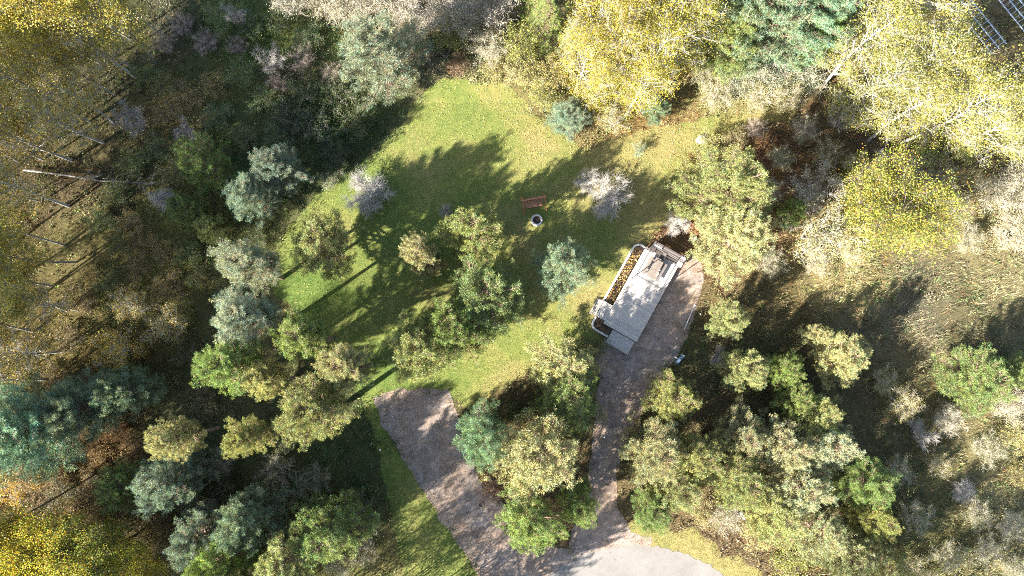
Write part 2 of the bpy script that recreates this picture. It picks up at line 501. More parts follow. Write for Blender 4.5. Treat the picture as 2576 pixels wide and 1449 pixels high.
def leaves(rng, C, size, tint, flat=0.3):
    m = len(C)
    nrm = unit(rng.normal(size=(m, 3)) + np.array([0, 0, flat]))
    x = unit(np.cross(nrm, unit(rng.normal(size=(m, 3))))); y = np.cross(nrm, x)
    s = (size * rng.uniform(0.7, 1.3, size=(m, 1)))
    V = np.stack([C - x * s * 0.55, C + y * s * 0.38 + nrm * s * 0.06, C + x * s * 0.55, C - y * s * 0.38 + nrm * s * 0.06], 1).reshape(-1, 3)
    F = np.arange(m * 4).reshape(-1, 4)
    return V, F, np.repeat(tint, 4, axis=0)

def leaf_tint(rng, m, bright=0.28, accents=()):
    b = np.exp(rng.normal(size=(m, 1)) * bright)
    hue = rng.normal(size=(m, 1)) * 0.10
    t = np.concatenate([b * (1 + hue), b, b * (1 - hue)], 1)
    for p, c in accents:
        k = rng.random(m) < p
        t[k] = np.array(c) * np.exp(rng.normal(size=(k.sum(), 1)) * 0.25)
    return np.clip(t, 0.05, 4)

def make_pine(seed, h=7.0, R=2.6, feather=False, droop=False, bole=0.16):
    rng = np.random.default_rng(seed)
    W = Wood()
    bend = rng.normal(size=2) * 0.25
    def trunk(z):
        t = z / h
        return np.array([bend[0] * t * t + 0.06 * math.sin(3 * t + seed), bend[1] * t * t, z])
    zs = np.linspace(-0.15, h * 0.97, 12)
    rb = 0.021 * h
    for i in range(11):
        W.seg(trunk(zs[i]), trunk(zs[i + 1]), rb * (1 - 0.92 * max(0, zs[i]) / h), rb * (1 - 0.92 * zs[i + 1] / h))
    C = []; A = []; INN = []
    z = bole * h
    sides = rng.uniform(0.72, 1.15, size=8)       # uneven crown
    while z < 0.95 * h:
        t = z / h
        if bole > 0.2: t_ = (t - bole) / (1 - bole); prof = max(0.1, math.sin(PI * (0.22 + 0.76 * t_))) ** 0.8
        elif droop: prof = (1 - t) ** 0.8
        elif t < 0.32: prof = 0.72 + 0.28 * (t - 0.16) / 0.16
        else: prof = max(0.0, 1 - ((t - 0.32) / 0.70) ** 1.7) ** 0.75
        nb = int(rng.integers(5, 8))
        a0 = rng.uniform(0, 2 * PI)
        for b in range(nb):
            az = a0 + 2 * PI * b / nb + rng.normal() * 0.25
            si = sides[int((az % (2 * PI)) / (2 * PI) * 8) % 8]
            L = R * prof * si * rng.uniform(0.68, 1.12) + 0.25
            el = math.radians((-12 + 25 * t) if droop else (4 + 50 * t ** 1.3 + rng.normal() * 8))
            o = np.array([math.cos(az), math.sin(az), 0])
            p0 = trunk(z)
            npt = 5; pts = []
            for i in range(npt + 1):
                s = i / npt
                up = math.sin(el) * s * L + 0.16 * L * s * s * (0.6 if droop else 1.0) - 0.05 * L * s
                pts.append(p0 + o * L * s * math.cos(el) + np.array([0, 0, up]) + rng.normal(size=3) * 0.03)
            W.path(pts, 0.010 * h * (1 - 0.6 * t), 0.012)
            ds = 0.20 if feather else 0.215
            s = 0.22
            while s <= 1.0:
                f = s * npt; i = min(int(f), npt - 1)
                p = pts[i] + (pts[i + 1] - pts[i]) * (f - i)
                bd = unit(pts[i + 1] - pts[i])
                perp = np.array([-bd[1], bd[0], 0]); perp = perp / (np.linalg.norm(perp) + 1e-9)
                for sg in (-1, 1):
                    if rng.random() < 0.12: continue
                    tl = (0.20 + 0.42 * (1 - abs(s - 0.55))) * rng.uniform(0.5, 1.1) * min(1.0, L / 1.6)
                    td = unit(bd * 0.7 + perp * sg * rng.uniform(0.5, 1.0) + np.array([0, 0, rng.uniform(0.05, 0.45)]))
                    q = p + td * tl
                    W.seg(p, q, 0.014, 0.008)
                    if rng.random() < (0.25 + 0.75 * s):
                        C.append(q); A.append(unit(td + np.array([0, 0, 0.55]))); INN.append(s)
                    if tl > 0.34 and rng.random() < (0.85 if feather else 0.55):
                        C.append(p + td * tl * 0.55); A.append(unit(td + np.array([0, 0, 0.5]))); INN.append(s * 0.8)
                s += ds / max(L, 0.6)
            C.append(pts[-1]); A.append(unit(unit(pts[-1] - pts[-2]) + np.array([0, 0, 0.6]))); INN.append(1.0)
        z += (0.30 if feather else 0.34) * (0.85 + 0.3 * rng.random())
    C.append(trunk(h)); A.append(np.array([0, 0, 1.0])); INN.append(1.0)
    C = np.array(C); A = np.array(A); INN = np.array(INN)
    T = leaf_tint(rng, len(C), 0.15, accents=[(0.10, (1.22, 1.15, 1.05))])
    old = rng.random(len(C)) < np.clip(0.55 - INN * 0.6, 0, 1)
    T[old] = np.array([1.12, 0.98, 0.82]) * np.exp(rng.normal(size=(old.sum(), 1)) * 0.2)
    if feather: V, F, TT = tufts(rng, C, A, 20, 0.25, 0.030, 0.66, T)
    elif droop: V, F, TT = tufts(rng, C, A, 16, 0.20, 0.036, 0.6, T)
    else: V, F, TT = tufts(rng, C, A, 24, 0.225, 0.036, 0.66, T)
    return (W.mesh('pine_trunk', M_PINEBARK), np_mesh('pine_crown', V, F, M_NEEDLE, TT), h, R, [])

def make_broad(seed, h=13.0, R=2.6, base=0.38, limbs=26, clusters=520, per=15, size=0.12, crad=0.24, up=0.9, bark=None,
               multi=1, accents=(), bright=0.27, lean=0.0, shape='oval', twig_k=3, rb=None, extra_twigs=0):
    """broadleaf tree or shrub: stems, limbs, twigs ending in leaf clusters"""
    rng = np.random.default_rng(seed)
    W = Wood(); tips = []
    az0 = rng.uniform(0, 2 * PI)
    for st in range(multi):
        az = az0 + 2 * PI * st / multi + rng.normal() * 0.3
        sp = (0.0 if multi == 1 else R * rng.uniform(0.25, 0.62))
        hh = h * (1.0 if st == 0 else rng.uniform(0.7, 1.0))
        bx, by = rng.normal(size=2) * 0.03 * h
        def trunk(t):
            return np.array([math.cos(az) * sp * t + bx * math.sin(2.6 * t), math.sin(az) * sp * t + by * math.sin(3.1 * t), -0.15 + t * (hh + 0.15)])
        r0 = rb or (0.0115 * h / math.sqrt(multi) + 0.01)
        ts = np.linspace(0, 1, 10)
        for i in range(9): W.seg(trunk(ts[i]), trunk(ts[i + 1]), r0 * (1 - 0.93 * ts[i]), r0 * (1 - 0.93 * ts[i + 1]))
        nl = max(3, limbs // multi)
        for k in range(nl):
            t = base + (0.97 - base) * ((k + rng.random()) / nl)
            tt = (t - base) / (1 - base)
            if shape == 'oval': prof = max(0.15, math.sin(PI * (0.16 + 0.80 * tt)) ** 0.8)
            elif shape == 'round': prof = max(0.25, math.sqrt(max(0, 1 - (1.55 * tt - 0.75) ** 2 * 0.9)))
            else: prof = 1.0 - 0.55 * tt
            la = k * 2.399 + rng.normal() * 0.4
            L = (R - sp * 0.5) * prof * rng.uniform(0.7, 1.15)
            el = math.radians(15 + 45 * up * (0.35 + 0.65 * tt) + rng.normal() * 7)
            o = np.array([math.cos(la) * math.cos(el), math.sin(la) * math.cos(el), math.sin(el)])
            L3 = L / max(0.45, math.cos(el))
            p = trunk(t); pts = [p]
            for i in range(5):
                p = p + o * L3 / 5 + rng.normal(size=3) * 0.05 * L3 * 0.4
                o = unit(o + np.array([0, 0, 0.06]) + rng.normal(size=3) * 0.08)
                if p[2] > h * 1.02: p[2] = h * 1.02 - rng.random() * 0.2
                pts.append(p)
            W.path(pts, r0 * 0.42 * (1 - 0.6 * t) + 0.006, 0.006)
            for i in range(2, 6): tips.append((pts[i], unit(pts[i] - pts[i - 1]), L))
    n = clusters; cl = []
    for c in range(n + extra_twigs):
        p, d, L = tips[int(rng.integers(len(tips)))]
        dd = unit(d * 0.5 + rng.normal(size=3) * 0.75 + np.array([0, 0, 0.2]))
        q = p + dd * (0.22 + 0.34 * L) * rng.uniform(0.3, 1.0)
        q[2] = max(q[2], 0.08)
        m = (p + q) / 2 + rng.normal(size=3) * 0.04
        W.seg(p, m, 0.012, 0.008); W.seg(m, q, 0.008, 0.004)
        if c < n: cl.append(q)
    out_wood = W.mesh('trunk', bark or M_BIRCH, 4 if twig_k < 4 else twig_k)
    if n == 0: return (out_wood, None, h, R, [])
    cl = np.array(cl)
    lump = field(cl[:, 0] * 3 + seed, cl[:, 1] * 3 + cl[:, 2] * 2, 3.0, seed % 5)
    cb = np.exp(rng.normal(size=(n, 1)) * 0.18 + lump[:, None] * 0.12)
    C = np.repeat(cl, per, axis=0) + rng.normal(size=(n * per, 3)) * crad * np.array([1, 1, 0.75])
    C[:, 2] = np.maximum(C[:, 2], 0.03)
    T = leaf_tint(rng, len(C), bright, accents) * np.repeat(cb, per, axis=0)
    V, F, TT = leaves(rng, C, size, T)
    return (out_wood, np_mesh('crown', V, F, M_LEAF, TT), h, R, [])

def make_bare(seed, h=2.0, R=1.15, twigs=2600, bark=None, stems=34, thin=0.005, open_=0.35):
    """leafless bush: a dome of fine twigs on many stems"""
    rng = np.random.default_rng(seed); W = Wood()
    ends = []
    for s in range(stems):
        az = rng.uniform(0, 2 * PI); rr = math.sqrt(rng.random()) * 0.75
        e = np.array([math.cos(az) * rr * R, math.sin(az) * rr * R, h * (0.9 - 0.5 * rr * rr) * rng.uniform(0.6, 1.0)])
        b = np.array([math.cos(az) * rr * 0.10 * R, math.sin(az) * rr * 0.10 * R, -0.05])
        pts = [b]
        for i in range(1, 6):
            t = i / 5; p = b + (e - b) * t; p[2] = b[2] + (e[2] - b[2]) * t ** 0.75
            pts.append(p + rng.normal(size=3) * 0.05 * R)
        W.path(pts, thin * 3.0, thin * 1.2)
        ends += pts[2:]
    E = np.array(ends)
    for k in range(twigs):
        p = E[int(rng.integers(len(E)))]
        d = unit(np.array([p[0] / R, p[1] / R, 0.35 + 0.5 * p[2] / h]) * 0.9 + rng.normal(size=3) * 0.55)
        L = rng.uniform(0.12, 0.42) * R
        q = p + d * L * 0.5 + rng.normal(size=3) * 0.04 * R
        r = q + unit(d + rng.normal(size=3) * 0.35) * L * 0.5
        q[2] = max(q[2], 0.05); r[2] = max(r[2], 0.05)
        W.seg(p, q, thin, thin * 0.7); W.seg(q, r, thin * 0.7, thin * 0.35)
        if rng.random() < 0.5: W.seg(q, q + unit(d + rng.normal(size=3) * 0.6) * L * 0.4, thin * 0.55, thin * 0.3)
    return (W.mesh('branches', bark or M_GREYTWIG, 3), None, h, R, [])

YEL = [(0.07, (1.15, 0.80, 0.6)), (0.22, (0.66, 0.88, 0.9)), (0.08, (1.2, 1.22, 1.8))]
LIB = {
    'pine': [make_pine(s) for s in (11, 12, 13, 14, 15)],
    'tallpine': [make_pine(s, 10.5, 3.2) for s in (21, 22)],
    'soft': [make_pine(s, 7.5, 2.8, feather=True) for s in (31, 32, 33, 34)],
    'highpine': [make_pine(s, 13.5, 2.7, bole=0.42) for s in (16, 17, 18)],
    'highsoft': [make_pine(s, 13.0, 2.7, feather=True, bole=0.42) for s in (36, 37)],
    'cedar': [make_pine(s, 9.0, 2.2, droop=True) for s in (41,)],
    'aspen': [make_broad(s, 14, 2.7, 0.16, 50, 720, 13, 0.105, 0.27, accents=YEL, extra_twigs=260) for s in (51, 52, 53, 54)],
    'highaspen': [make_broad(s, 16, 2.9, 0.34, 40, 800, 14, 0.125, 0.27, bark=M_DARKBIRCH, accents=YEL, rb=0.11) for s in (55, 56, 57)],
    'sparse': [make_broad(s, 12, 2.5, 0.30, 30, 420, 10, 0.12, 0.26, accents=YEL, extra_twigs=420) for s in (61, 62)],
    'birch': [make_broad(s, 6, 2.2, 0.2, 22, 330, 11, 0.095, 0.20, up=0.6, multi=3, accents=YEL, extra_twigs=160, shape='round') for s in (71, 72)],
    'maple': [make_broad(81, 8.5, 4.1, 0.18, 60, 1900, 15, 0.125, 0.24, up=0.55, bark=M_DARKBARK, shape='round', accents=[(0.10, (1.4, 0.8, 0.5)), (0.28, (0.62, 0.95, 0.8))])],
    'bush': [make_broad(s, 2.2, 1.6, 0.08, 26, 300, 12, 0.085, 0.15, up=0.7, bark=M_DARKBARK, multi=5, shape='round', accents=[(0.12, (1.4, 1.0, 0.8))]) for s in (91, 92, 93)],
    'twiggy': [make_broad(s, 3.2, 2.0, 0.08, 48, 560, 10, 0.075, 0.19, up=0.9, bark=M_TANTWIG, multi=8, shape='round', extra_twigs=500) for s in (101, 102, 103)],
    'bare': [make_bare(s) for s in (111, 112, 113)],
    'baretree': [make_bare(s, 5.0, 1.5, 900, M_DEADTWIG, 9, 0.011) for s in (121, 122)],
}
ZC = {'highpine': 0.70, 'highsoft': 0.70, 'pine': 0.52, 'tallpine': 0.55, 'soft': 0.52, 'cedar': 0.5, 'aspen': 0.60, 'highaspen': 0.66, 'sparse': 0.66, 'birch': 0.6, 'maple': 0.58, 'bush': 0.45, 'twiggy': 0.5, 'bare': 0.45, 'baretree': 0.5}
NAME = {'highpine': 'pine_tree', 'highsoft': 'pine_tree', 'pine': 'pine_tree', 'tallpine': 'pine_tree', 'soft': 'pine_tree', 'cedar': 'cedar_tree', 'aspen': 'aspen_tree', 'highaspen': 'aspen_tree', 'sparse': 'aspen_tree', 'birch': 'birch_tree',
        'maple': 'maple_tree', 'bush': 'leafy_shrub', 'twiggy': 'twiggy_shrub', 'bare': 'bare_shrub', 'baretree': 'bare_tree'}
CAT = {'highpine': 'pine tree', 'highsoft': 'pine tree', 'pine': 'pine tree', 'tallpine': 'pine tree', 'soft': 'pine tree', 'cedar': 'cedar tree', 'aspen': 'aspen tree', 'highaspen': 'aspen tree', 'sparse': 'aspen tree', 'birch': 'birch tree',
       'maple': 'maple tree', 'bush': 'shrub', 'twiggy': 'shrub', 'bare': 'bare shrub', 'baretree': 'bare tree'}
# natural leaf colours
GRN = (0.155, 0.205, 0.060); OLV = (0.215, 0.235, 0.082); TAN = (0.275, 0.275, 0.118); BRT = (0.160, 0.228, 0.055)
BLU = (0.155, 0.215, 0.140); PAL = (0.225, 0.265, 0.165); TEA = (0.145, 0.240, 0.145)
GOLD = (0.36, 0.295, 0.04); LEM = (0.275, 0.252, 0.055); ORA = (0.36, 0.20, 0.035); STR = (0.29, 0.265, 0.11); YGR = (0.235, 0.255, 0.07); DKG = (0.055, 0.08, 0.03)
GRY = (0.30, 0.27, 0.22); ROS = (0.24, 0.16, 0.11); BEI = (0.29, 0.265, 0.17)
TREES = []
_vi = {}
def plant(kind, u, v, h, R, col, label, group=None, rz=None, tilt=None):
    if kind in ('pine', 'soft', 'tallpine') and h > 4.3: h *= (1.08 if u > 1560 and v > 760 else 1.32); R *= 1.1
    vs = LIB[kind]; i = _vi.get(kind, 0); _vi[kind] = i + 1
    tr, cr, h0, R0, _ = vs[i % len(vs)]
    p = at(u, v, h * ZC[kind])
    root = empty(NAME[kind], (p.x, p.y, 0), random.uniform(0, 2 * PI) if rz is None else rz)
    if tilt:
        root.rotation_mode = 'XYZ'
        root.rotation_euler = (tilt[0], tilt[1], root.rotation_euler[2])
        root.location = (p.x - h * ZC[kind] * math.sin(tilt[1]), p.y + h * ZC[kind] * math.sin(tilt[0]), 0)
    sx = R / R0 * random.uniform(0.87, 1.13); sy = R / R0 * random.uniform(0.87, 1.13)
    root.scale = (sx, sy, h / h0)
    t = link('trunk' if cr else 'branches', tr, root)
    if cr:
        c = link('crown', cr, root)
        j = [random.uniform(0.84, 1.16), random.uniform(0.85, 1.2)]
        c.color = (col[0] * j[0] * random.uniform(0.95, 1.05), col[1] * j[0], col[2] * j[0] * j[1], 1)
    tag(root, label, CAT[kind], group)
    TREES.append((kind, p.x, p.y, R, h))
    return root

# --- pines and bushes standing on or beside the lawn, each its own
plant('soft', 960, 158, 8.0, 3.3, PAL, 'broad pale green pine on the far wooded edge of the lawn')
plant('pine', 1186, 590, 6.2, 2.75, OLV, 'round tufted pine nearest the wooden swing')
plant('pine', 1064, 652, 6.2, 1.85, TAN, 'small tan tufted pine touching the round pine near the swing')
plant('pine', 1242, 757, 7.2, 3.0, GRN, 'green tufted pine on the lawn opposite the deck steps')
plant('soft', 1416, 675, 6.8, 2.5, BLU, 'blue-green pine between the fire pit and the deck')
plant('pine', 1145, 825, 7.4, 2.6, GRN, 'dark green pine of the pair at the head of the gravel pad')
plant('pine', 1058, 890, 7.4, 2.6, OLV, 'yellowish pine of the pair at the head of the gravel pad')
plant('pine', 816, 620, 7.0, 2.7, OLV, 'lone yellow-green pine on the lawn beside the grey bare bush')
plant('highsoft', 630, 672, 11.0, 2.3, PAL, 'pale blue-green pine at the wooded end of the lawn')
plant('highsoft', 622, 800, 13.0, 2.5, PAL, 'pale grey-green pine next to the bright green pine at the lawn edge')
plant('highpine', 590, 925, 12.5, 2.4, BRT, 'bright green spreading pine at the shady lawn edge')
plant('highpine', 765, 845, 12.0, 2.1, GRN, 'deep green pine in the row between lawn and dark wood')
plant('highpine', 870, 925, 12.0, 1.9, TAN, 'greyish tan pine beside the tallest pine by the gravel pad')
plant('highpine', 800, 1035, 12.0, 3.0, OLV, 'large olive pine standing left alone over the shaded grass by the gravel pad')
plant('highpine', 668, 955, 11.0, 1.8, TAN, 'brownish pine squeezed between the bright green pine and the large olive pine')
plant('pine', 1420, 925, 5.0, 2.6, TAN, 'twiggy tan pine between the deck end and the gravel pad')
plant('pine', 1425, 1015, 5.2, 2.5, GRN, 'green pine touching the twiggy tan pine beside the gravel drive')
plant('soft', 1215, 1098, 7.4, 2.3, TEA, 'teal green pine on the island between gravel pad and gravel drive')
plant('pine', 1350, 1140, 7.6, 3.1, TAN, 'largest tan pine on the island between gravel pad and gravel drive')
plant('pine', 1335, 1312, 6.8, 2.35, BRT, 'bright green pine at the tip of the island by the turning circle')
plant('pine', 1455, 1265, 5.2, 1.9, GRN, 'dark small pine at the tip of the island beside the gravel drive')
plant('bush', 1300, 1040, 1.5, 1.3, DKG, 'low dark bush behind the teal green pine')
plant('bush', 1240, 1230, 1.3, 1.2, ROS, 'low brown bush under the pines of the island')
plant('bush', 1500, 875, 1.3, 1.15, GRN, 'low green bush at the planter end of the deck')
plant('tallpine', 1820, 480, 10.5, 3.3, OLV, 'tallest yellow-green pine behind the deck with a green shaded side')
plant('tallpine', 1842, 615, 9.5, 3.2, TAN, 'tall straw-coloured pine overhanging the deck end of the drive')
plant('bush', 1775, 375, 1.8, 1.6, YGR, 'yellow-green bush at the mown path behind the tall pines', 'bushes by the mown path')
plant('bush', 1735, 425, 1.6, 1.3, YGR, 'rounded light green bush between the mown path and the tall pines', 'bushes by the mown path')
plant('bush', 1840, 360, 1.6, 1.2, STR, 'straw-coloured bush on the mown path beside the pale rock', 'bushes by the mown path')
plant('pine', 1988, 535, 4.2, 1.3, BRT, 'slim bright green young pine beside the tan leafy birch')
plant('bare', 928, 488, 3.2, 2.8, GRY, 'large grey leafless bush on the lawn edge')
plant('bare', 1535, 495, 2.6, 2.2, GRY, 'pale leafless bush on the lawn between swing and tall pines')
plant('bare', 1482, 455, 2.0, 1.3, GRY, 'small pale leafless bush joined to the larger one beyond the swing')
plant('bare', 1700, 562, 2.0, 1.5, GRY, 'pale leafless bush at the upper end of the deck')
plant('bare', 1120, 530, 1.7, 0.75, GRY, 'small leafless bush leaning on the round pine near the swing')
plant('twiggy', 1900, 322, 1.9, 1.0, ROS, 'small pinkish dry shrub alone in the leaf litter')
plant('bush', 1605, 378, 1.0, 0.65, PAL, 'tiny pale blue-green bush in the fallen leaves')
plant('soft', 1432, 300, 3.6, 1.8, BLU, 'small blue-green pine under the yellow aspens at the lawn edge')
plant('soft', 1645, 275, 3.8, 1.25, TEA, 'small teal pine under the yellow aspens by the mown path')

# --- pines of the near wood, right of the drive
plant('pine', 1834, 798, 5.2, 1.65, OLV, 'small round pine at the meadow edge beside the gravel drive')
plant('pine', 1868, 930, 5.4, 2.1, OLV, 'tufted pine with dead grey branches beside the gravel drive')
plant('baretree', 1805, 900, 3.2, 1.3, GRY, 'dead grey branching tree beside the gravel drive')
plant('pine', 1972, 935, 4.4, 1.7, BRT, 'small green pine between two yellowish pines at the meadow edge')
plant('pine', 2112, 905, 5.6, 2.35, TAN, 'wide pale pine standing out in the tall grass')
plant('pine', 2050, 845, 4.2, 1.2, TAN, 'slim pale pine leaning on the wide pale pine in the tall grass')
plant('pine', 1690, 1012, 6.4, 2.35, OLV, 'olive pine overhanging the bend of the gravel drive')
WOODL = 'pale tufted pine in the dense stand between gravel drive and tall grass'
WOODG = 'pines in the stand right of the drive'
for u, v, h, R, lb in ((1640, 1135, 7.4, 3.0, 'pale tufted pine of the dense stand overhanging the narrow gravel drive'), (1750, 1150, 6.8, 2.8, WOODL), (1860, 1090, 6.0, 2.6, 'pale tufted pine of the dense stand below the one with dead branches'), (1960, 1120, 6.8, 2.9, WOODL),
                   (2070, 1130, 6.4, 2.6, 'pale tufted pine of the dense stand between soft olive and fresh green pines'), (1850, 1210, 6.6, 2.8, 'pale tufted pine of the dense stand behind the white sign'),
                   (1985, 1220, 6.8, 2.9, WOODL), (1935, 1290, 6.4, 2.7, WOODL), (2050, 1330, 6.2, 2.5, 'pale tufted pine of the dense stand next to the yellow-green pine'), (1690, 1225, 6.0, 2.4, 'pale tufted pine of the dense stand behind the bright green young pine')):
    plant('pine', u, v, h, R * 0.84, random.choice([TAN, OLV, (0.255, 0.268, 0.135)]), lb, WOODG)
plant('pine', 1640, 1282, 4.6, 1.6, BRT, 'bright green young pine where the stand meets the grass verge')
plant('pine', 2000, 1010, 5.0, 1.7, GRN, 'green pine at the meadow edge of the dense stand')
plant('soft', 2040, 1050, 5.6, 2.0, OLV, 'soft olive pine in the dense stand behind the wide pale pine')
plant('soft', 2165, 1215, 6.4, 2.2, BRT, 'fresh green pine on the meadow side of the dense stand', 'green pines on the meadow side')
plant('pine', 2185, 1300, 5.6, 2.0, YGR, 'yellow-green pine next to the fresh green pine on the meadow side', 'green pines on the meadow side')
plant('pine', 2120, 1400, 5.8, 2.4, OLV, 'olive pine beyond the grass verge behind the dry tan shrub', 'green pines on the meadow side')
plant('pine', 2225, 1420, 5.4, 2.1, OLV, 'olive pine mixed with dead grey branches near the verge', 'green pines on the meadow side')
plant('baretree', 2150, 1385, 4.0, 1.8, GRY, 'grey dead branches among the olive pines near the verge')
plant('twiggy', 1825, 1300, 2.0, 1.6, BEI, 'dry tan shrub beside the white sign')
plant('bush', 1770, 1290, 1.7, 1.5, STR, 'straw-yellow bush behind the grass verge', 'bushes behind the grass verge')
plant('bush', 1900, 1345, 1.6, 1.5, STR, 'straw-yellow bush beside the white sign away from the dry shrub', 'bushes behind the grass verge')
plant('bush', 1985, 1400, 1.8, 1.7, YGR, 'yellow-green bush at the end of the grass verge', 'bushes behind the grass verge')
plant('pine', 2450, 955, 5.0, 2.5, BRT, 'wide bright green pine out in the tall grass')
plant('pine', 2545, 935, 4.4, 1.5, GRN, 'darker green pine behind the wide bright green pine in the grass')
plant('twiggy', 2535, 1020, 2.4, 1.6, BEI, 'pale dry shrub beside the wide bright green pine')
plant('baretree', 2320, 1095, 3.4, 1.9, GRY, 'grey leafless tree standing in the tall grass')
plant('bare', 2425, 1235, 1.6, 1.3, GRY, 'low grey leafless bush in the dry grass')
plant('bush', 2560, 1100, 1.6, 1.9, STR, 'dry yellowish bush in the open meadow', 'dry bushes in the meadow')
plant('bush', 2570, 1190, 1.4, 1.6, STR, 'dry yellowish bush in the open meadow', 'dry bushes in the meadow')
plant('twiggy', 2520, 480, 3.2, 3.0, BEI, 'large pale leafless shrub between meadow and yellow aspens', 'pale shrubs above the meadow')
plant('twiggy', 2560, 590, 2.8, 2.6, BEI, 'pale leafless shrub on the meadow edge', 'pale shrubs above the meadow')
plant('twiggy', 2600, 440, 3.4, 2.6, BEI, 'pale leafless shrub behind the largest meadow shrub', 'pale shrubs above the meadow')

# --- maple and birch thicket
plant('maple', 2225, 540, 8.0, 4.0, (0.225, 0.205, 0.036), 'big round yellow and orange maple at the meadow edge')
plant('birch', 2060, 580, 6.0, 2.9, STR, 'loose tan leafy birch beside the big yellow maple')
plant('birch', 2050, 470, 5.0, 2.2, BEI, 'thin pale birch with few leaves behind the tan leafy birch')
plant('twiggy', 2120, 620, 2.8, 1.9, STR, 'straw-coloured shrub under the big yellow maple')

# --- top right aspens and what stands round them
ASP = 'tall yellow aspen with pale trunk in the middle of the grove above the meadow'
for u, v, h, R, lb in ((2180, 120, 13.5, 2.9, 'tall yellow aspen of the meadow grove touching the slim blue pine'), (2265, 50, 14.5, 2.9, 'yellow aspen of the meadow grove between the blue pines and the metal frames'),
                   (2205, 235, 12, 2.7, 'yellow aspen of the meadow grove above the white dead branches'), (2285, 165, 13, 3.0, ASP), (2290, 290, 11.5, 2.8, ASP), (2345, 210, 12, 2.7, ASP), (2400, 285, 12.5, 3.0, ASP),
                   (2480, 255, 12.5, 2.6, 'yellow aspen of the meadow grove in front of the metal frames'), (2520, 320, 12.5, 2.8, 'yellow aspen of the meadow grove beside the pale leafless shrubs'), (2590, 260, 13, 2.8, ASP), (2640, 330, 13, 2.8, ASP), (2360, 95, 9.5, 2.3, ASP)):
    plant('aspen', u, v, h, R, LEM, lb, 'aspens of the grove by the metal frames')
plant('baretree', 2110, 300, 3.6, 1.5, GRY, 'white dead branches under the yellow aspen grove', 'dead branches by the aspen grove')
plant('baretree', 2215, 400, 2.8, 1.4, GRY, 'grey dead branches beside the shadowed leaf litter', 'dead branches by the aspen grove')
plant('bush', 2330, 395, 1.6, 1.5, OLV, 'olive bush in the shade below the aspen grove', 'bushes below the aspen grove')
plant('bush', 2420, 370, 1.6, 1.5, YGR, 'yellow-green bush below the aspen grove', 'bushes below the aspen grove')
plant('soft', 1900, 60, 9.5, 3.4, BLU, 'tall blue-green pine between the two yellow aspen groves', 'blue pines between the aspen groves')
plant('soft', 2020, 70, 9.0, 3.0, TEA, 'teal pine next to the tall blue-green pine', 'blue pines between the aspen groves')
plant('soft', 1830, 120, 7.5, 2.6, GRN, 'green pine at the foot of the tall blue-green pine', 'blue pines between the aspen groves')
plant('soft', 2085, 40, 8.0, 2.0, BLU, 'slim blue pine touching the yellow aspen grove', 'blue pines between the aspen groves')
plant('pine', 2045, 105, 7.0, 1.8, BRT, 'small bright pine under the teal pine', 'blue pines between the aspen groves')
SHB = 'grey-green feathery shrub by the mown path below the blue pines'
for u, v, R in ((1860, 190, 2.4), (1940, 185, 2.4), (2020, 195, 2.3), (1900, 240, 2.1), (1800, 240, 1.8), (1980, 245, 1.9), (1770, 190, 1.8)):
    plant('twiggy', u, v, 2.6, R, PAL if R > 2.2 else STR, SHB, 'feathery shrubs below the blue pines')

# --- top centre aspens, cedar, shrubs
ASP2 = 'tall golden aspen in the middle of the grove at the head of the lawn'
for u, v, h, R, lb in ((1500, 60, 13, 2.7, 'golden aspen beside the thin half-bare tree at the head of the lawn'), (1590, 20, 14, 2.8, ASP2), (1690, 40, 14, 2.8, ASP2), (1745, 90, 13, 2.4, 'golden aspen touching the tall blue-green pine'),
                   (1460, 160, 11, 2.3, 'shorter golden aspen between the cedars and the small blue-green pine'), (1560, 130, 13, 2.7, ASP2), (1660, 150, 12.5, 2.6, ASP2), (1600, 230, 10.5, 2.3, 'golden aspen standing over the small teal pine by the mown path'),
                   (1510, 230, 9, 2.0, 'lowest golden aspen, over the small blue-green pine at the lawn edge'), (1570, -40, 14, 2.8, ASP2), (1720, -40, 14, 2.8, ASP2), (1640, -70, 14, 2.8, ASP2)):
    plant('aspen', u, v, h, R, (0.290, 0.245, 0.034), lb, 'aspens of the grove at the head of the lawn')
plant('birch', 1545, 300, 3.4, 1.6, STR, 'small straw-coloured birch in front of the golden aspens')
plant('cedar', 1378, 55, 8.5, 2.1, GRN, 'dark green conical cedar beside the golden aspens')
plant('cedar', 1345, -30, 8.5, 2.0, BRT, 'green cedar behind the conical one at the wood edge')
plant('sparse', 1440, 110, 9.5, 1.2, STR, 'thin pale half-bare tree between cedar and golden aspens')
GRS = 'grey-tan twiggy shrub in the thicket behind the lawn'
for u, v, h, R, c in ((740, 0, 3.6, 2.3, GRY), (830, 15, 3.6, 2.2, BEI), (910, 25, 3.8, 2.4, GRY), (1000, 10, 3.8, 2.3, BEI), (1080, 30, 3.8, 2.5, GRY), (1160, 60, 3.6, 2.3, BEI), (1240, 30, 4, 2.3, GRY),
                      (1225, 120, 3.2, 2.1, BEI), (1150, -10, 3.8, 2.4, GRY), (950, -40, 3.8, 2.4, GRY), (1060, -40, 3.8, 2.4, BEI), (1290, -20, 4, 2.3, GRY), (850, -50, 3.8, 2.4, BEI)):
    plant('twiggy', u, v, h, R, c, GRS, 'thicket of shrubs behind the lawn')
YGS = 'yellow-green leafy shrub where the lawn meets the thicket'
for u, v, h, R, c in ((1310, 130, 4.6, 1.7, YGR), (1330, 200, 2.8, 1.5, STR), (1290, 190, 2.2, 1.3, STR), (1370, 250, 2.4, 1.5, YGR), (1240, 185, 1.4, 1.1, STR), (1400, 190, 3.4, 1.6, STR)):
    plant('bush', u, v, h, R, c, YGS, 'leafy shrubs at the head of the lawn')
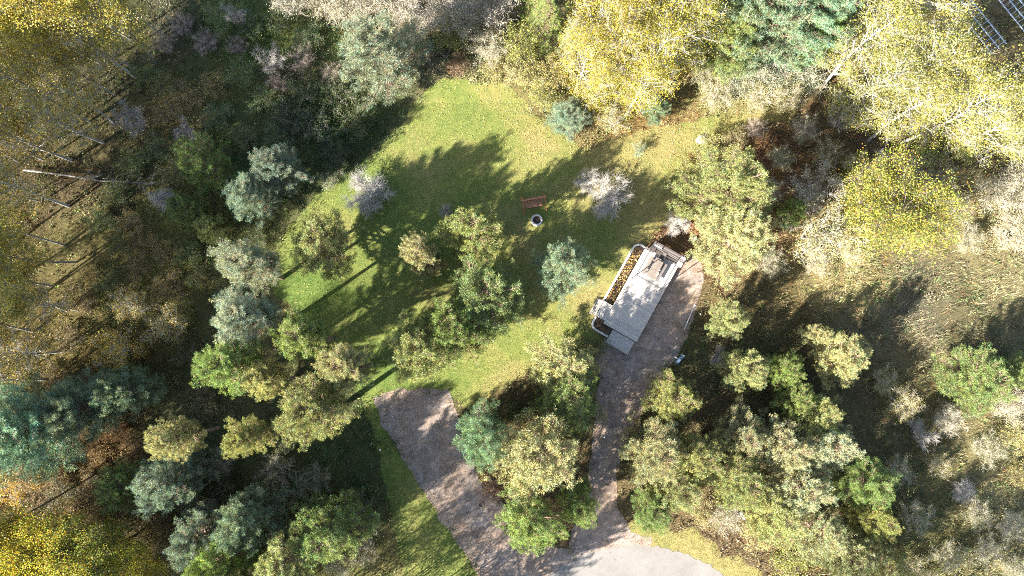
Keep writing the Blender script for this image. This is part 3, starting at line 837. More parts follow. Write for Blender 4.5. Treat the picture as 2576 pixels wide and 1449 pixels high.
plant('bush', 1130, 100, 2.2, 1.7, YGR, 'bright green bush in the shade beside the broad pale green pine')
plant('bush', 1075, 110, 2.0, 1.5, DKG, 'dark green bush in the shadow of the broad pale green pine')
plant('bush', 1150, 165, 1.4, 1.1, ROS, 'small brown bush at the lawn edge below the bright green bush')

# --- shaded wood on the left
SH = 'dark bushes in the shaded hollow'
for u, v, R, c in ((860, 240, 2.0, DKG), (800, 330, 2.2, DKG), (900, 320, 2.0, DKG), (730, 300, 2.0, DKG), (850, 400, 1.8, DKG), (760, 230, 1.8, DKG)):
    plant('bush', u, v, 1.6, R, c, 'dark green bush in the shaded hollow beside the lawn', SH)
plant('soft', 708, 430, 5.2, 2.0, BLU, 'blue pine in the shade beside the dark bushes', 'shaded blue pines')
plant('soft', 640, 500, 5.2, 2.0, BLU, 'blue pine in the shade farther from the dark bushes', 'shaded blue pines')
plant('pine', 520, 420, 5.0, 2.2, GRN, 'shaded green pine amid the brush', 'green pines amid the brush')
plant('pine', 480, 535, 4.2, 1.8, GRN, 'green pine half in sunlight amid the brush', 'green pines amid the brush')
plant('pine', 535, 575, 3.6, 1.4, YGR, 'low yellow-green pine amid the golden grass', 'green pines amid the brush')
plant('bush', 830, 455, 1.4, 1.1, PAL, 'small pale bush between the blue pine and the lawn')
plant('bush', 650, 600, 1.4, 1.2, DKG, 'low dark bush behind the pale blue-green pine at the lawn end')
plant('baretree', 680, 150, 4.4, 1.7, GRY, 'grey bare tree in the reddish brush', 'bare trees in the brush')
plant('baretree', 590, 40, 4.6, 1.4, GRY, 'thin bare tree in the dark brush near the reddish shrubs', 'bare trees in the brush')
plant('baretree', 330, 300, 5.0, 1.8, GRY, 'grey bare tree beside the yellow aspens of the dark wood', 'bare trees in the brush')
plant('baretree', 470, 330, 3.6, 1.5, GRY, 'low bare tree in the tan brush', 'bare trees in the brush')
plant('bare', 410, 500, 2.0, 1.6, GRY, 'bare bush at the tip of the fallen birch')
RB = 'low reddish-brown shrub in the brush of the dark wood'
for u, v, R in ((460, 60, 1.8), (520, 110, 1.7), (760, 150, 1.7), (830, 190, 1.6), (700, 210, 1.4), (420, 110, 1.6), (600, 120, 1.5)):
    plant('twiggy', u, v, 1.3, R * 0.75, (0.16, 0.11, 0.075), RB, 'reddish shrubs in the brush')
GB = 'golden-brown shrub in the sunlit brush of the dark wood'
for u, v, R in ((470, 250, 1.6), (540, 215, 1.4), (430, 290, 1.5), (370, 610, 1.6), (430, 640, 1.4), (350, 680, 1.5), (230, 690, 1.0), (430, 720, 1.4), (330, 560, 1.3)):
    plant('bush', u, v, 1.2, R, (0.24, 0.19, 0.07), GB, 'golden shrubs in the brush')
ASL = 'tall golden aspen at the dark end of the wood'
for u, v, h, R in ((60, 20, 16, 2.7), (160, 30, 16, 2.7), (250, 40, 13.5, 2.4), (100, 110, 13, 2.4), (-60, 120, 16, 2.7), (20, 620, 13, 2.6), (-60, 560, 16, 2.8), (-40, 760, 15, 2.8),
                   (-100, 250, 16, 2.8), (-150, 420, 17, 2.8), (20, -60, 16, 2.6), (140, -60, 16, 2.6), (250, -60, 15, 2.5),
                   (-200, 950, 16, 3.0), (-220, 300, 17, 3.0), 
                   (-180, 820, 17, 3.0), (-120, 1330, 17, 2.8), (-230, 1420, 17, 3.0), (-120, 680, 17, 2.8)):
    plant('highaspen', u, v, h, R, (0.30, 0.245, 0.04), ASL if v > 480 else 'tall golden aspen with bare lower trunk beyond the fallen birch', 'aspens at the dark end of the wood')
ASS = 'half-bare aspen with white limbs and scattered yellow leaves'
for u, v, h, R in ((230, 110, 11, 2.2), (170, 240, 10, 2.4), (90, 230, 11, 2.6), (150, 300, 9.5, 2.3), (40, 340, 11, 2.5), (200, 180, 8, 1.8), (30, 470, 11, 2.3), (60, 880, 8, 2.4), (20, 960, 8, 2.2), (-60, 330, 12, 2.5), (110, 770, 7, 2.2)):
    plant('sparse', u, v, h, R, (0.33, 0.25, 0.05), ASS if v < 440 else ('half-bare aspen with white limbs near the fallen birch' if v < 700 else 'half-bare yellow aspen between the blue-green pine and the golden birch'), 'half-bare aspens at the dark end of the wood')
plant('birch', 300, 880, 5.2, 2.3, (0.40, 0.29, 0.06), 'bright golden birch in the middle of the dark wood')
plant('birch', 420, 810, 4.6, 1.8, (0.36, 0.28, 0.09), 'pale golden birch leaning beside the bright golden birch')
plant('sparse', 330, 770, 5.0, 1.5, (0.36, 0.28, 0.09), 'thin bare-limbed birch with few golden leaves behind the bright golden birch')
plant('soft', 90, 1075, 7.6, 3.6, TEA, 'wide blue-green pine at the dark end of the wood')
plant('soft', 215, 1020, 6.4, 2.4, BLU, 'shaded blue pine against the wide blue-green pine')
plant('soft', 330, 985, 5.4, 2.0, BLU, 'shaded blue pine beside the bright golden birch')
plant('highpine', 448, 1100, 11.0, 1.6, TAN, 'small round tan pine in the dark wood')
plant('highpine', 625, 1095, 11.0, 1.8, OLV, 'small open-branched olive pine near the large olive pine')
plant('soft', 445, 1205, 6.5, 2.4, BLU, 'dark blue pine in the shade near the small tan pine', 'shaded pines of the lower wood')
plant('pine', 325, 1215, 4.6, 1.9, GRN, 'dark green pine in the shade beside the dark blue pine', 'shaded pines of the lower wood')
plant('soft', 640, 1300, 7.0, 2.3, BLU, 'shaded blue-grey pine near the grey pine by the lawn end', 'shaded pines of the lower wood')
plant('soft', 520, 1340, 6.5, 2.1, BLU, 'blue-grey pine beside the low golden maple', 'shaded pines of the lower wood')
plant('pine', 845, 1325, 7.4, 2.6, GRN, 'green pine by the striped shade of the lawn end', 'green pines at the lawn end')
plant('pine', 735, 1400, 7.4, 2.4, OLV, 'olive pine beside the green pine at the lawn end', 'green pines at the lawn end')
plant('pine', 590, 1395, 7.2, 2.4, BRT, 'bright green pine deeper in the wood at the lawn end', 'green pines at the lawn end')
plant('bush', 250, 1040, 1.5, 1.2, (0.24, 0.12, 0.03), 'orange bush between the blue pines', 'orange bushes in the lower wood')
plant('bush', 300, 1080, 1.3, 1.0, (0.18, 0.09, 0.03), 'rust-orange bush beside the orange bush', 'orange bushes in the lower wood')
plant('birch', 40, 1215, 4.6, 2.1, (0.40, 0.26, 0.04), 'orange-yellow birch next to the wide blue-green pine')
for u, v, h, R, c in ((110, 1370, 8.5, 3.2, GOLD), (250, 1390, 8.0, 2.8, LEM), (20, 1400, 8.5, 3.0, GOLD), (180, 1440, 8.5, 3.0, LEM), (330, 1440, 6.5, 2.6, GOLD)):
    plant('maple', u, v, h, R, c, 'low golden maple in the clump at the end of the wood', 'golden maples at the end of the wood')
BSH = 'brown-olive shrub in the undergrowth of the lower wood'
for u, v, R in ((160, 1240, 1.6), (230, 1210, 1.4), (240, 1300, 1.5), (400, 1320, 1.6), (420, 1400, 1.6), (700, 1250, 1.5), (560, 1230, 1.5), (350, 1130, 1.4), (520, 1010, 1.3), (180, 850, 1.6), (210, 760, 1.5), (150, 960, 1.4), (480, 900, 1.4)):
    plant('bush', u, v, 1.2, R, random.choice([(0.13, 0.10, 0.04), (0.10, 0.10, 0.04), (0.16, 0.12, 0.05)]), BSH, 'undergrowth shrubs of the lower wood')

SC = 'green scrubby shrub in the shaded brush of the dark wood'
for u, v, R in ((360, 190, 1.6), (420, 220, 1.4), (560, 60, 1.6), (640, 70, 1.5), (610, 190, 1.5), (660, 260, 1.6), (560, 290, 1.5), (620, 350, 1.4), (390, 380, 1.5), (450, 440, 1.4), (560, 500, 1.3), (580, 540, 1.2), (300, 480, 1.4), (340, 420, 1.3),
                (700, 350, 1.4), (780, 90, 1.6), (700, 60, 1.4), (260, 560, 1.3), (300, 620, 1.3), (480, 640, 1.3), (500, 700, 1.2), (270, 720, 1.3), (460, 780, 1.3)):
    plant('bush', u, v, 1.5, R, random.choice([(0.10, 0.14, 0.045), (0.14, 0.155, 0.05), (0.075, 0.115, 0.04)]), SC, 'scrub of the dark wood')
SC2 = 'olive scrubby shrub in the shade between the lower pines'
for u, v, R in ((560, 1160, 1.4), (700, 1180, 1.5), (760, 1230, 1.4), (800, 1200, 1.4), (500, 1270, 1.4), (690, 1330, 1.4), (900, 1260, 1.3), (910, 1380, 1.3), (660, 1430, 1.4), (480, 1420, 1.4), (380, 1260, 1.3), (850, 1420, 1.3), (930, 1310, 1.0), (720, 1110, 1.2)):
    plant('twiggy' if (u + v) % 3 else 'bush', u, v, 1.7, R, random.choice([(0.14, 0.16, 0.07), (0.17, 0.16, 0.085), (0.11, 0.14, 0.06)]), SC2, 'scrub between the lower pines')
SC3 = 'feathery straw-coloured shrub in the dry meadow beyond the dense stand'
for u, v, R in ((2260, 1180, 1.5), (2300, 1300, 1.6), (2380, 1400, 1.6), (2480, 1380, 1.5), (2540, 1320, 1.5), (2270, 1020, 1.4), (2380, 1060, 1.3), (2220, 960, 1.3), (2480, 1130, 1.4), (2360, 1170, 1.3), (2550, 1440, 1.6), (2300, 1440, 1.6), (2460, 1290, 1.3)):
    plant('twiggy', u, v, 1.6, R, random.choice([STR, BEI, (0.22, 0.22, 0.10)]), SC3, 'shrubs of the dry meadow')
SC4 = 'brownish twiggy shrub in the shaded litter below the aspen grove'
for u, v, R in ((1960, 400, 1.3), (2020, 330, 1.4), (2080, 380, 1.4), (2150, 420, 1.4), (2290, 430, 1.4), (2360, 450, 1.5), (2400, 520, 1.4), (1940, 480, 1.2), (1930, 660, 1.4), (2430, 600, 1.4), (2050, 660, 1.4)):
    plant('twiggy', u, v, 1.7, R, random.choice([STR, BEI, (0.20, 0.19, 0.09)]), SC4, 'shrubs below the aspen grove')
for u, v, h in ((2120, 1600, 11), (2220, 1570, 11), (2300, 1640, 12), (2380, 1560, 11), (2460, 1620, 12), (2040, 1560, 10), (2540, 1570, 11)):
    plant('sparse', u, v, h, 1.7, STR, 'slim half-bare aspen standing beyond the meadow shrubs', 'aspens beyond the meadow shrubs')

# --- trees just outside the picture on the sunny side; their shadows fall into it
OUT = 'tall half-bare aspen of the wood beyond the lawn end'
for u, v, h, R in ((520, 1640, 12, 2.0), (600, 1720, 12, 2.0), (680, 1650, 12, 1.9), (760, 1740, 13, 2.0), (840, 1660, 12, 1.8), (920, 1730, 12, 1.9), (420, 1600, 12, 2.2), (980, 1650, 10, 1.6), (880, 1590, 10, 1.2), (940, 1580, 10, 1.2), (1000, 1600, 10, 1.2), (820, 1590, 10, 1.2), (760, 1610, 11, 1.3), (1050, 1640, 10, 1.2),):
    plant('sparse', u, v, h, R, GOLD, OUT, 'aspens beyond the lawn end')
for u, v, h, R in ((-420, 1320, 17, 3.2), (-310, 610, 17, 3.0), (-330, 830, 17, 3.0), (-330, 400, 17, 3.0), (-430, 560, 18, 3.2), (-440, 760, 18, 3.2), (-430, 950, 18, 3.2), (-240, 950, 16, 2.9)):
    plant('highaspen', u, v, h, R, GOLD, 'tall golden aspen deep in the wood behind the dark end', 'aspens deep in the wood')
OUT2 = 'dense pine of the wood beyond the golden maples'
for u, v, h, R in ((450, 1530, 8, 2.2), (1150, 1640, 8, 2.2), (-300, 1220, 9, 2.8), (40, 1700, 9, 2.8), (560, 1560, 8, 2.2)):
    plant('tallpine', u, v, h, R, GRN, OUT2, 'pines beyond the golden maples')

# fallen birch leaning over the brown litter
fb = empty('fallen_birch', at(230, 430)); 
def fbp(u, v, z):
    p = at(u, v, z); return (p.x - fb.location.x, p.y - fb.location.y, p.z)
m = MB(); m.tube([fbp(60, 428, 0.5), fbp(160, 440, 0.55), fbp(250, 455, 0.6), fbp(320, 458, 0.75), fbp(390, 462, 1.0)], [0.085, 0.075, 0.06, 0.045, 0.02], 8)
tr = m.build('trunk', M_DARKBIRCH, fb, True)
m = MB(); rr = random.Random(5)
for k in range(26):
    u = rr.uniform(210, 385); v = 444 + (u - 210) * 0.1
    p = Vector(fbp(u, v, 0.7)); a = rr.uniform(-1.1, 1.1) + (PI if rr.random() < 0.1 else 0)
    q = p + Vector((math.cos(a), math.sin(a), rr.uniform(-0.2, 0.9))) * rr.uniform(0.5, 1.6)
    m.tube([p, (p + q) / 2 + Vector((0, 0, 0.1)), q], [0.03, 0.02, 0.008], 4)
    for j in range(2):
        s = q + Vector((rr.uniform(-.5, .5), rr.uniform(-.5, .5), rr.uniform(0, .4))); m.tube([(p + q) / 2, s], [0.012, 0.005], 4)
m.build('branches', M_DARKBIRCH, fb)
tag(fb, 'fallen white birch lying over brown leaf litter', 'fallen tree')

# ------------------------------------------------------------------ timber deck and what stands on it
dTL, dTR, dBR, dBL = at(1623.7, 621.3, .6), at(1710.3, 663.9, .6), at(1601.1, 859.8, .6), at(1516.9, 814.6, .6)
dc = (dTL + dTR + dBR + dBL) / 4
va = ((dTL - dBL) + (dTR - dBR)).normalized()
DA = math.atan2(va.y, va.x) - PI / 2           # local +y runs along the deck
DW = ((dTR - dTL).length + (dBR - dBL).length) / 2
DL = ((dTL - dBL).length + (dTR - dBR).length) / 2
DZ = 0.60
deck = empty('timber_deck', (dc.x, dc.y, 0), DA)
tag(deck, 'long weathered timber deck with side steps and curved planting bed', 'deck')
def dl(u, v, z):                                # picture spot -> deck coordinates
    p = at(u, v, z) - Vector((dc.x, dc.y, 0)); c, s = math.cos(-DA), math.sin(-DA)
    return Vector((p.x * c - p.y * s, p.x * s + p.y * c, p.z))
bw = 0.140; gap = 0.006; n = int(DL / (bw + gap))
bm = MB().box((0, 0, 0), (DW, bw, 0.035), bev=0.006).mesh('deck_board', M_DECK)
ybase = -n * (bw + gap) / 2 + bw / 2
for i in range(n):
    o = link('deck_board', bm, deck)
    o.location = (random.uniform(-0.006, 0.006), ybase + i * (bw + gap), DZ - 0.0175 + random.uniform(-0.002, 0.002))
    o.rotation_euler = (0, 0, random.uniform(-0.0015, 0.0015))
f = MB()
for x in (-DW / 2 + 0.03, -DW / 6, DW / 6, DW / 2 - 0.03): f.box((x, 0, DZ - 0.13), (0.04, DL - 0.05, 0.18))
for y in (-DL / 2 + 0.02, DL / 2 - 0.02): f.box((0, y, DZ - 0.135), (DW - 0.12, 0.04, 0.17))
f.build('joist_frame', M_GREYWOOD, deck)
for x in (-DW / 2 + 0.12, DW / 2 - 0.12):
    for y in (-DL / 2 + 0.15, -1.4, 1.4, DL / 2 - 0.15):
        MB().box((x, y, 0.2), (0.09, 0.09, 0.42)).build('post', M_GREYWOOD, deck)
# side landing with open steps
LW = 1.55; ly = -DL / 2 + 1.05
lb = MB().box((0, 0, 0), (bw, LW, 0.035), bev=0.006).mesh('landing_board', M_DECK)
for i in range(6):
    o = link('landing_board', lb, deck); o.location = (-DW / 2 - 0.012 - bw / 2 - i * (bw + gap), ly, DZ - 0.02)
MB().box((-DW / 2 - 0.44, ly, DZ - 0.12), (0.80, LW - 0.1, 0.14)).build('landing_frame', M_GREYWOOD, deck)
x0 = -DW / 2 - 0.02 - 6 * (bw + gap)
tb = MB().box((0, 0, 0), (0.12, LW, 0.04), bev=0.006).mesh('step_tread', M_DECK)
for i in range(4):
    o = link('step_tread', tb, deck); o.location = (x0 - 0.09 - i * 0.15, ly, DZ - 0.14 - i * 0.13)
for sy in (-1, 1):
    MB().bar((x0, ly + sy * (LW / 2 - 0.06), DZ - 0.15), (x0 - 0.62, ly + sy * (LW / 2 - 0.06), 0.03), 0.05, 0.10).build('stringer', M_GREYWOOD, deck)
# lower platform at the drive end
PW, PL, PZ = 2.25, 1.45, 0.34
pb = MB().box((0, 0, 0), (PW, bw, 0.035), bev=0.006).mesh('platform_board', M_DECK)
pn = int(PL / (bw + gap))
for i in range(pn):
    o = link('platform_board', pb, deck); o.location = (DW / 2 - PW / 2 - 0.12, -DL / 2 - 0.02 - bw / 2 - i * (bw + gap), PZ - 0.0175)
MB().box((DW / 2 - PW / 2 - 0.12, -DL / 2 - PL / 2 - 0.01, PZ - 0.14), (PW - 0.08, PL - 0.1, 0.2)).build('platform_frame', M_GREYWOOD, deck)

def strip(pts, wd, z0, z1, name, m, parent):
    P = [Vector((x, y, 0)) for x, y in pts]; L = []; Rr = []
    for i, p in enumerate(P):
        d = (P[min(i + 1, len(P) - 1)] - P[max(i - 1, 0)]).normalized(); nn = Vector((-d.y, d.x, 0)) * wd / 2
        L.append(p + nn); Rr.append(p - nn)
    k = len(P); mb = MB()
    vs = [(*a.xy, z0) for a in L] + [(*a.xy, z0) for a in Rr] + [(*a.xy, z1) for a in L] + [(*a.xy, z1) for a in Rr]
    fs = []
    for i in range(k - 1):
        fs += [(2 * k + i, 2 * k + i + 1, 3 * k + i + 1, 3 * k + i), (i, i + 1, 2 * k + i + 1, 2 * k + i), (k + i, 3 * k + i, 3 * k + i + 1, k + i + 1)]
    fs += [(0, 2 * k, 3 * k, k), (k - 1, 2 * k - 1, 4 * k - 1, 3 * k - 1)]
    mb.add(vs, fs); return mb.build(name, m, parent)
def arc(cx, cy, r, a0, a1, n=8): return [(cx + r * math.cos(math.radians(a0 + (a1 - a0) * i / n)), cy + r * math.sin(math.radians(a0 + (a1 - a0) * i / n))) for i in range(n + 1)]
BX = -DW / 2 - 0.92; top = DL / 2 - 0.05; r = 0.6
outline1 = [(-DW / 2 - 0.03, top)] + arc(BX + r, top - r, r, 90, 180) + [(BX, 1.5), (BX, ly + LW / 2 + 0.02)]
strip(outline1, 0.17, 0.0, 0.30, 'curb', M_CONCRETE, deck)
bot = -DL / 2 - 0.80
outline2 = [(BX + 0.1, ly - LW / 2 - 0.02)] + arc(BX + 0.1 + r, bot + r, r, 180, 270) + [(DW / 2 - PW - 0.18, bot)]
strip(outline2, 0.17, 0.0, 0.30, 'curb', M_CONCRETE, deck)
def fillpoly(pts, z, name, m, parent):
    me = bpy.data.meshes.new(name); me.from_pydata([(x, y, z) for x, y in pts], [], [tuple(range(len(pts)))]); me.update()
    if me.polygons[0].normal.z < 0: me.flip_normals()
    me.materials.append(m); return link(name, me, parent)
fillpoly(outline1 + [(-DW / 2 - 0.03, ly + LW / 2 + 0.02)], 0.16, 'soil_bed', M_SOIL, deck)
fillpoly(outline2 + [(DW / 2 - PW - 0.18, -DL / 2 + 0.05), (-DW / 2 + 0.3, -DL / 2 + 0.05), (-DW / 2 + 0.3, ly - LW / 2 - 0.02)], 0.16, 'soil_bed', M_SOIL, deck)
# fallen leaves and withered plants in the beds
rng = np.random.default_rng(77)
n = 900
bxs = rng.uniform(BX + 0.12, -DW / 2 - 0.06, n); bys = rng.uniform(ly + LW / 2 + 0.05, top - 0.35, n)
C = np.stack([bxs, bys, 0.19 + rng.random(n) * 0.16], 1)
pal = np.array([(.42, .26, .07), (.45, .33, .10), (.22, .12, .05), (.12, .07, .04), (.30, .20, .10), (.06, .05, .03)])
V, F, T = leaves(rng, C, 0.12, pal[rng.integers(0, 6, n)], 1.5)
o = link('bed_leaves', np_mesh('bed_leaves', V, F, M_BLADE, T), deck); o['kind'] = 'stuff'
n = 260
C = np.stack([rng.uniform(BX + 0.3, -DW / 2 + 0.7, n), rng.uniform(bot + 0.15, -DL / 2 - 0.05, n), 0.19 + rng.random(n) * 0.14], 1)
V, F, T = leaves(rng, C, 0.11, pal[rng.integers(2, 6, n)], 1.5)
o = link('bed_leaves', np_mesh('bed_leaves', V, F, M_BLADE, T), deck); o['kind'] = 'stuff'

# gazebo frame: four posts and a top ring of rails
gz = empty('gazebo_frame', (dc.x, dc.y, 0), DA)
tag(gz, 'thin dark metal gazebo frame without canopy standing on the deck', 'gazebo frame')
b = [dl((1850 + x / 8.05) * .83854, (720 + y / 8.05) * .83854, DZ) for x, y in ((760, 240), (365, 905), (960, 1255), (1345, 555))]
cx = sum(p.x for p in b) / 4; cy = sum(p.y for p in b) / 4
gw = ((b[3] - b[0]).length + (b[2] - b[1]).length) / 2; gl = ((b[0] - b[1]).length + (b[3] - b[2]).length) / 2
cx = min(cx, DW / 2 - gw / 2 - 0.06)
q = [(cx - gw / 2, cy + gl / 2), (cx - gw / 2, cy - gl / 2), (cx + gw / 2, cy - gl / 2), (cx + gw / 2, cy + gl / 2)]
GH = 2.25
for x, y in q:
    p = MB().box((x, y, DZ + GH / 2), (0.06, 0.06, GH)).build('post', M_BLACKMETAL, gz)
    MB().box((x, y, DZ + 0.008), (0.14, 0.14, 0.012)).build('base_plate', M_BLACKMETAL, p)
for i in range(4):
    a, c = q[i], q[(i + 1) % 4]
    MB().bar((a[0], a[1], DZ + GH + 0.02), (c[0], c[1], DZ + GH + 0.02), 0.06, 0.05).build('top_rail', M_BLACKMETAL, gz)

# picnic table under it
tc_ = dl((1850 + 930 / 8.05) * .83854, (720 + 690 / 8.05) * .83854, DZ + 0.7)
tb_ = empty('picnic_table', Matrix.Translation((dc.x, dc.y, 0)) @ Matrix.Rotation(DA, 4, 'Z') @ Vector((tc_.x, tc_.y, DZ)), DA)
tag(tb_, 'worn brown picnic table with two benches on the deck', 'picnic table')
for i in range(5): MB().box((-0.32 + i * 0.16, 0, 0.73), (0.148, 1.9, 0.04), bev=0.006).build('tabletop_board', M_TABLE, tb_)
for sx in (-1, 1):
    for k in range(2): MB().box((sx * (0.62 + k * 0.15), 0, 0.44), (0.14, 1.85, 0.04), bev=0.006).build('bench_board', M_TABLE if sx < 0 else M_GREYWOOD, tb_)
for sy in (-0.65, 0.65):
    for sx in (-1, 1): MB().bar((sx * 0.2, sy, 0.70), (sx * 0.62, sy, 0.0), 0.05, 0.10).build('leg', M_GREYWOOD, tb_)
    MB().box((0, sy + 0.06, 0.40), (1.6, 0.04, 0.09)).build('bench_support', M_GREYWOOD, tb_)
# lounge chairs' dark frames beside the table
def chair(x, y, rz, label):
    c = empty('folding_chair', Matrix.Translation((dc.x, dc.y, 0)) @ Matrix.Rotation(DA, 4, 'Z') @ Vector((x, y, DZ)), DA + rz)
    MB().box((0, 0, 0.44), (0.46, 0.44, 0.03), bev=0.006).build('seat', M_DARKWOOD, c)
    MB().bar((0, 0.20, 0.47), (0, 0.36, 0.92), 0.44, 0.03).build('backrest', M_DARKWOOD, c)
    for sx in (-1, 1):
        MB().bar((sx * 0.24, -0.2, 0), (sx * 0.24, 0.22, 0.46), 0.025).build('leg', M_BLACKMETAL, c)
        MB().bar((sx * 0.24, 0.24, 0), (sx * 0.24, -0.2, 0.43), 0.025).build('leg', M_BLACKMETAL, c)
        MB().bar((sx * 0.25, -0.2, 0.64), (sx * 0.25, 0.27, 0.66), 0.04, 0.025).build('armrest', M_DARKWOOD, c)
    tag(c, label, 'chair')
chair(tc_.x + 0.05, tc_.y + 1.28, 0.0, 'dark folding chair between picnic table and plank bench on the deck')

# plank bench with high back and box ends across the upper end of the deck
bn = empty('plank_bench', Matrix.Translation((dc.x, dc.y, 0)) @ Matrix.Rotation(DA, 4, 'Z') @ Vector((0.28, DL / 2 + 0.14, 0)), DA)
tag(bn, 'dark plank bench with high back and end boxes closing the deck end', 'bench')
BWd = DW - 0.25
for k in range(2): MB().box((-0.1, -0.30 + k * 0.155, DZ + 0.42), (BWd - 0.9, 0.145, 0.04), bev=0.006).build('seat_board', M_DARKWOOD, bn)
for k in range(5):
    MB().box((0, 0.02 + k * 0.022, DZ + 0.14 + k * 0.17), (BWd - 0.02 * k, 0.035, 0.155)).build('back_board', M_DARKWOOD if k % 2 else M_GREYWOOD, bn)
for k in range(3): MB().box((0.0, 0.16 + k * 0.135, DZ + 0.93 - k * 0.004), (BWd, 0.125, 0.035), bev=0.006).build('cap_board', M_DARKWOOD if k != 1 else M_GREYWOOD, bn)
MB().box((-BWd / 2 + 0.45, 0.145, DZ + 0.972), (0.75, 0.06, 0.03)).build('cap_strip', M_WHITE, bn)
for x in (-BWd / 2 + 0.08, 0, BWd / 2 - 0.08):
    MB().box((x, 0.27, DZ / 2 + 0.44), (0.09, 0.09, DZ + 0.85)).build('post', M_DARKWOOD, bn)
for sx in (-1, 1):
    e = MB().box((sx * (BWd / 2 - 0.22), -0.22, DZ + 0.27), (0.44, 0.40, 0.50)).build('end_box', M_DARKWOOD, bn)
    if sx > 0: MB().box((sx * (BWd / 2 - 0.22), -0.22, DZ + 0.545), (0.48, 0.42, 0.04), bev=0.006).build('lid', M_WHITE, e)
    else: MB().box((sx * (BWd / 2 - 0.22), -0.22, DZ + 0.545), (0.48, 0.42, 0.04), bev=0.006).build('lid', M_DARKWOOD, e)
MB().box((BWd / 2 - 0.25, 0.30, DZ + 0.975), (0.45, 0.22, 0.04), bev=0.006).build('cap_block', M_WHITE, bn)

# ------------------------------------------------------------------ swing and fire pit on the lawn
S3 = 0.83854
fl, fr_, rl, rr_ = [at(x * S3, y * S3) for x, y in ((1574, 640.5), (1638, 630), (1562, 594), (1627, 580))]
sc = (fl + fr_ + rl + rr_) / 4
sa = math.atan2(((fr_ - fl) + (rr_ - rl)).y, ((fr_ - fl) + (rr_ - rl)).x)
sw = empty('swing_seat', sc, sa)
tag(sw, 'reddish cedar swing bench hung in an A-frame beside the fire pit', 'garden swing')
SW = 2.1; SD = 1.75; SH_ = 1.95
for sx in (-1, 1):
    x = sx * SW / 2
    MB().bar((x, -SD / 2, 0), (x * 0.94, -0.03, SH_ + 0.1), 0.09, 0.07).build('leg', M_CEDAR, sw)
    MB().bar((x, SD / 2, 0), (x * 0.94, 0.03, SH_ + 0.1), 0.09, 0.07).build('leg', M_CEDAR, sw)
    MB().bar((x * 0.99, -SD / 2 + 0.3, 0.62), (x * 0.99, SD / 2 - 0.3, 0.62), 0.05, 0.09).build('cross_brace', M_CEDAR, sw)
MB().bar((-SW / 2 - 0.08, 0, SH_), (SW / 2 + 0.08, 0, SH_), 0.09, 0.12).build('top_beam', M_CEDAR, sw)
seat = empty  # seat hangs slightly swung
BW2 = 1.5
sb = MB().box((-0.0, 0.0, 0), (0.068, 0.56, 0.025)).mesh('seat_slat', M_CEDAR)
for i in range(16):
    o = link('seat_slat', sb, sw); o.location = (-BW2 / 2 + 0.06 + i * (BW2 - 0.12) / 15, -0.14, 0.48); o.rotation_euler = (0.10, 0, 0)
bs_ = MB().box((0, 0, 0), (0.055, 0.025, 0.50)).mesh('back_slat', M_CEDAR)
for i in range(16):
    o = link('back_slat', bs_, sw); o.location = (-BW2 / 2 + 0.06 + i * (BW2 - 0.12) / 15, 0.22, 0.75); o.rotation_euler = (-0.32, 0, 0)
MB().box((0, 0.31, 1.02), (BW2 + 0.04, 0.05, 0.09)).build('back_rail', M_CEDAR, sw)
MB().box((0, 0.13, 0.46), (BW2 + 0.04, 0.05, 0.07)).build('seat_rail', M_CEDAR, sw)
MB().box((0, -0.40, 0.43), (BW2 + 0.04, 0.05, 0.07)).build('seat_rail', M_CEDAR, sw)
for sx in (-1, 1):
    x = sx * (BW2 / 2 + 0.03)
    MB().box((x, -0.06, 0.72), (0.09, 0.62, 0.035)).build('armrest', M_CEDAR, sw)
    MB().box((x, -0.34, 0.58), (0.05, 0.05, 0.27)).build('arm_post', M_CEDAR, sw)
    MB().tube([(x, -0.30, 0.74), (x, 0, SH_ - 0.06)], 0.012, 6).build('chain', M_BLACKMETAL, sw)
    MB().tube([(x, 0.26, 0.90), (x, 0, SH_ - 0.06)], 0.012, 6).build('chain', M_BLACKMETAL, sw)
    MB().bar((x * 1.28, -0.02, SH_ - 0.45), (x * 0.85, 0, SH_ - 0.03), 0.06, 0.05).build('corner_brace', M_CEDAR, sw)

fp0 = at(1610 * S3, 661 * S3, 0.2)
fp = empty('fire_pit', (fp0.x, fp0.y, 0))
tag(fp, 'round pale concrete fire pit ring on the lawn in front of the swing', 'fire pit')
for course in range(2):
    for k in range(14):
        a0, a1 = 2 * PI * (k + 0.5 * course) / 14 + 0.008, 2 * PI * (k + 1 + 0.5 * course) / 14 - 0.008
        mb = MB(); vs = []; ns = 4
        zl, zh = course * 0.20 + 0.0, course * 0.20 + 0.193
        for i in range(ns + 1):
            a = a0 + (a1 - a0) * i / ns
            for r_, z_ in ((0.37, zl), (0.53, zl), (0.53, zh - 0.015), (0.515, zh), (0.385, zh), (0.37, zh - 0.015)): vs.append((r_ * math.cos(a), r_ * math.sin(a), z_))
        fs = []
        for i in range(ns):
            for j in range(6): fs.append((i * 6 + j, i * 6 + (j + 1) % 6, (i + 1) * 6 + (j + 1) % 6, (i + 1) * 6 + j))
        fs += [(5, 4, 3, 2, 1, 0), tuple(ns * 6 + j for j in range(6))]
        mb.add(vs, fs); mb.build('ring_block', M_CONCRETE, fp)
MB().lathe([(0.0, 0.10), (0.2, 0.11), (0.366, 0.07)], 24).build('ash_bed', M_ASH, fp)
MB().lathe([(0.366, 0.03), (0.366, 0.38), (0.352, 0.38), (0.352, 0.03)], 28).build('steel_liner', M_RUST, fp, True)
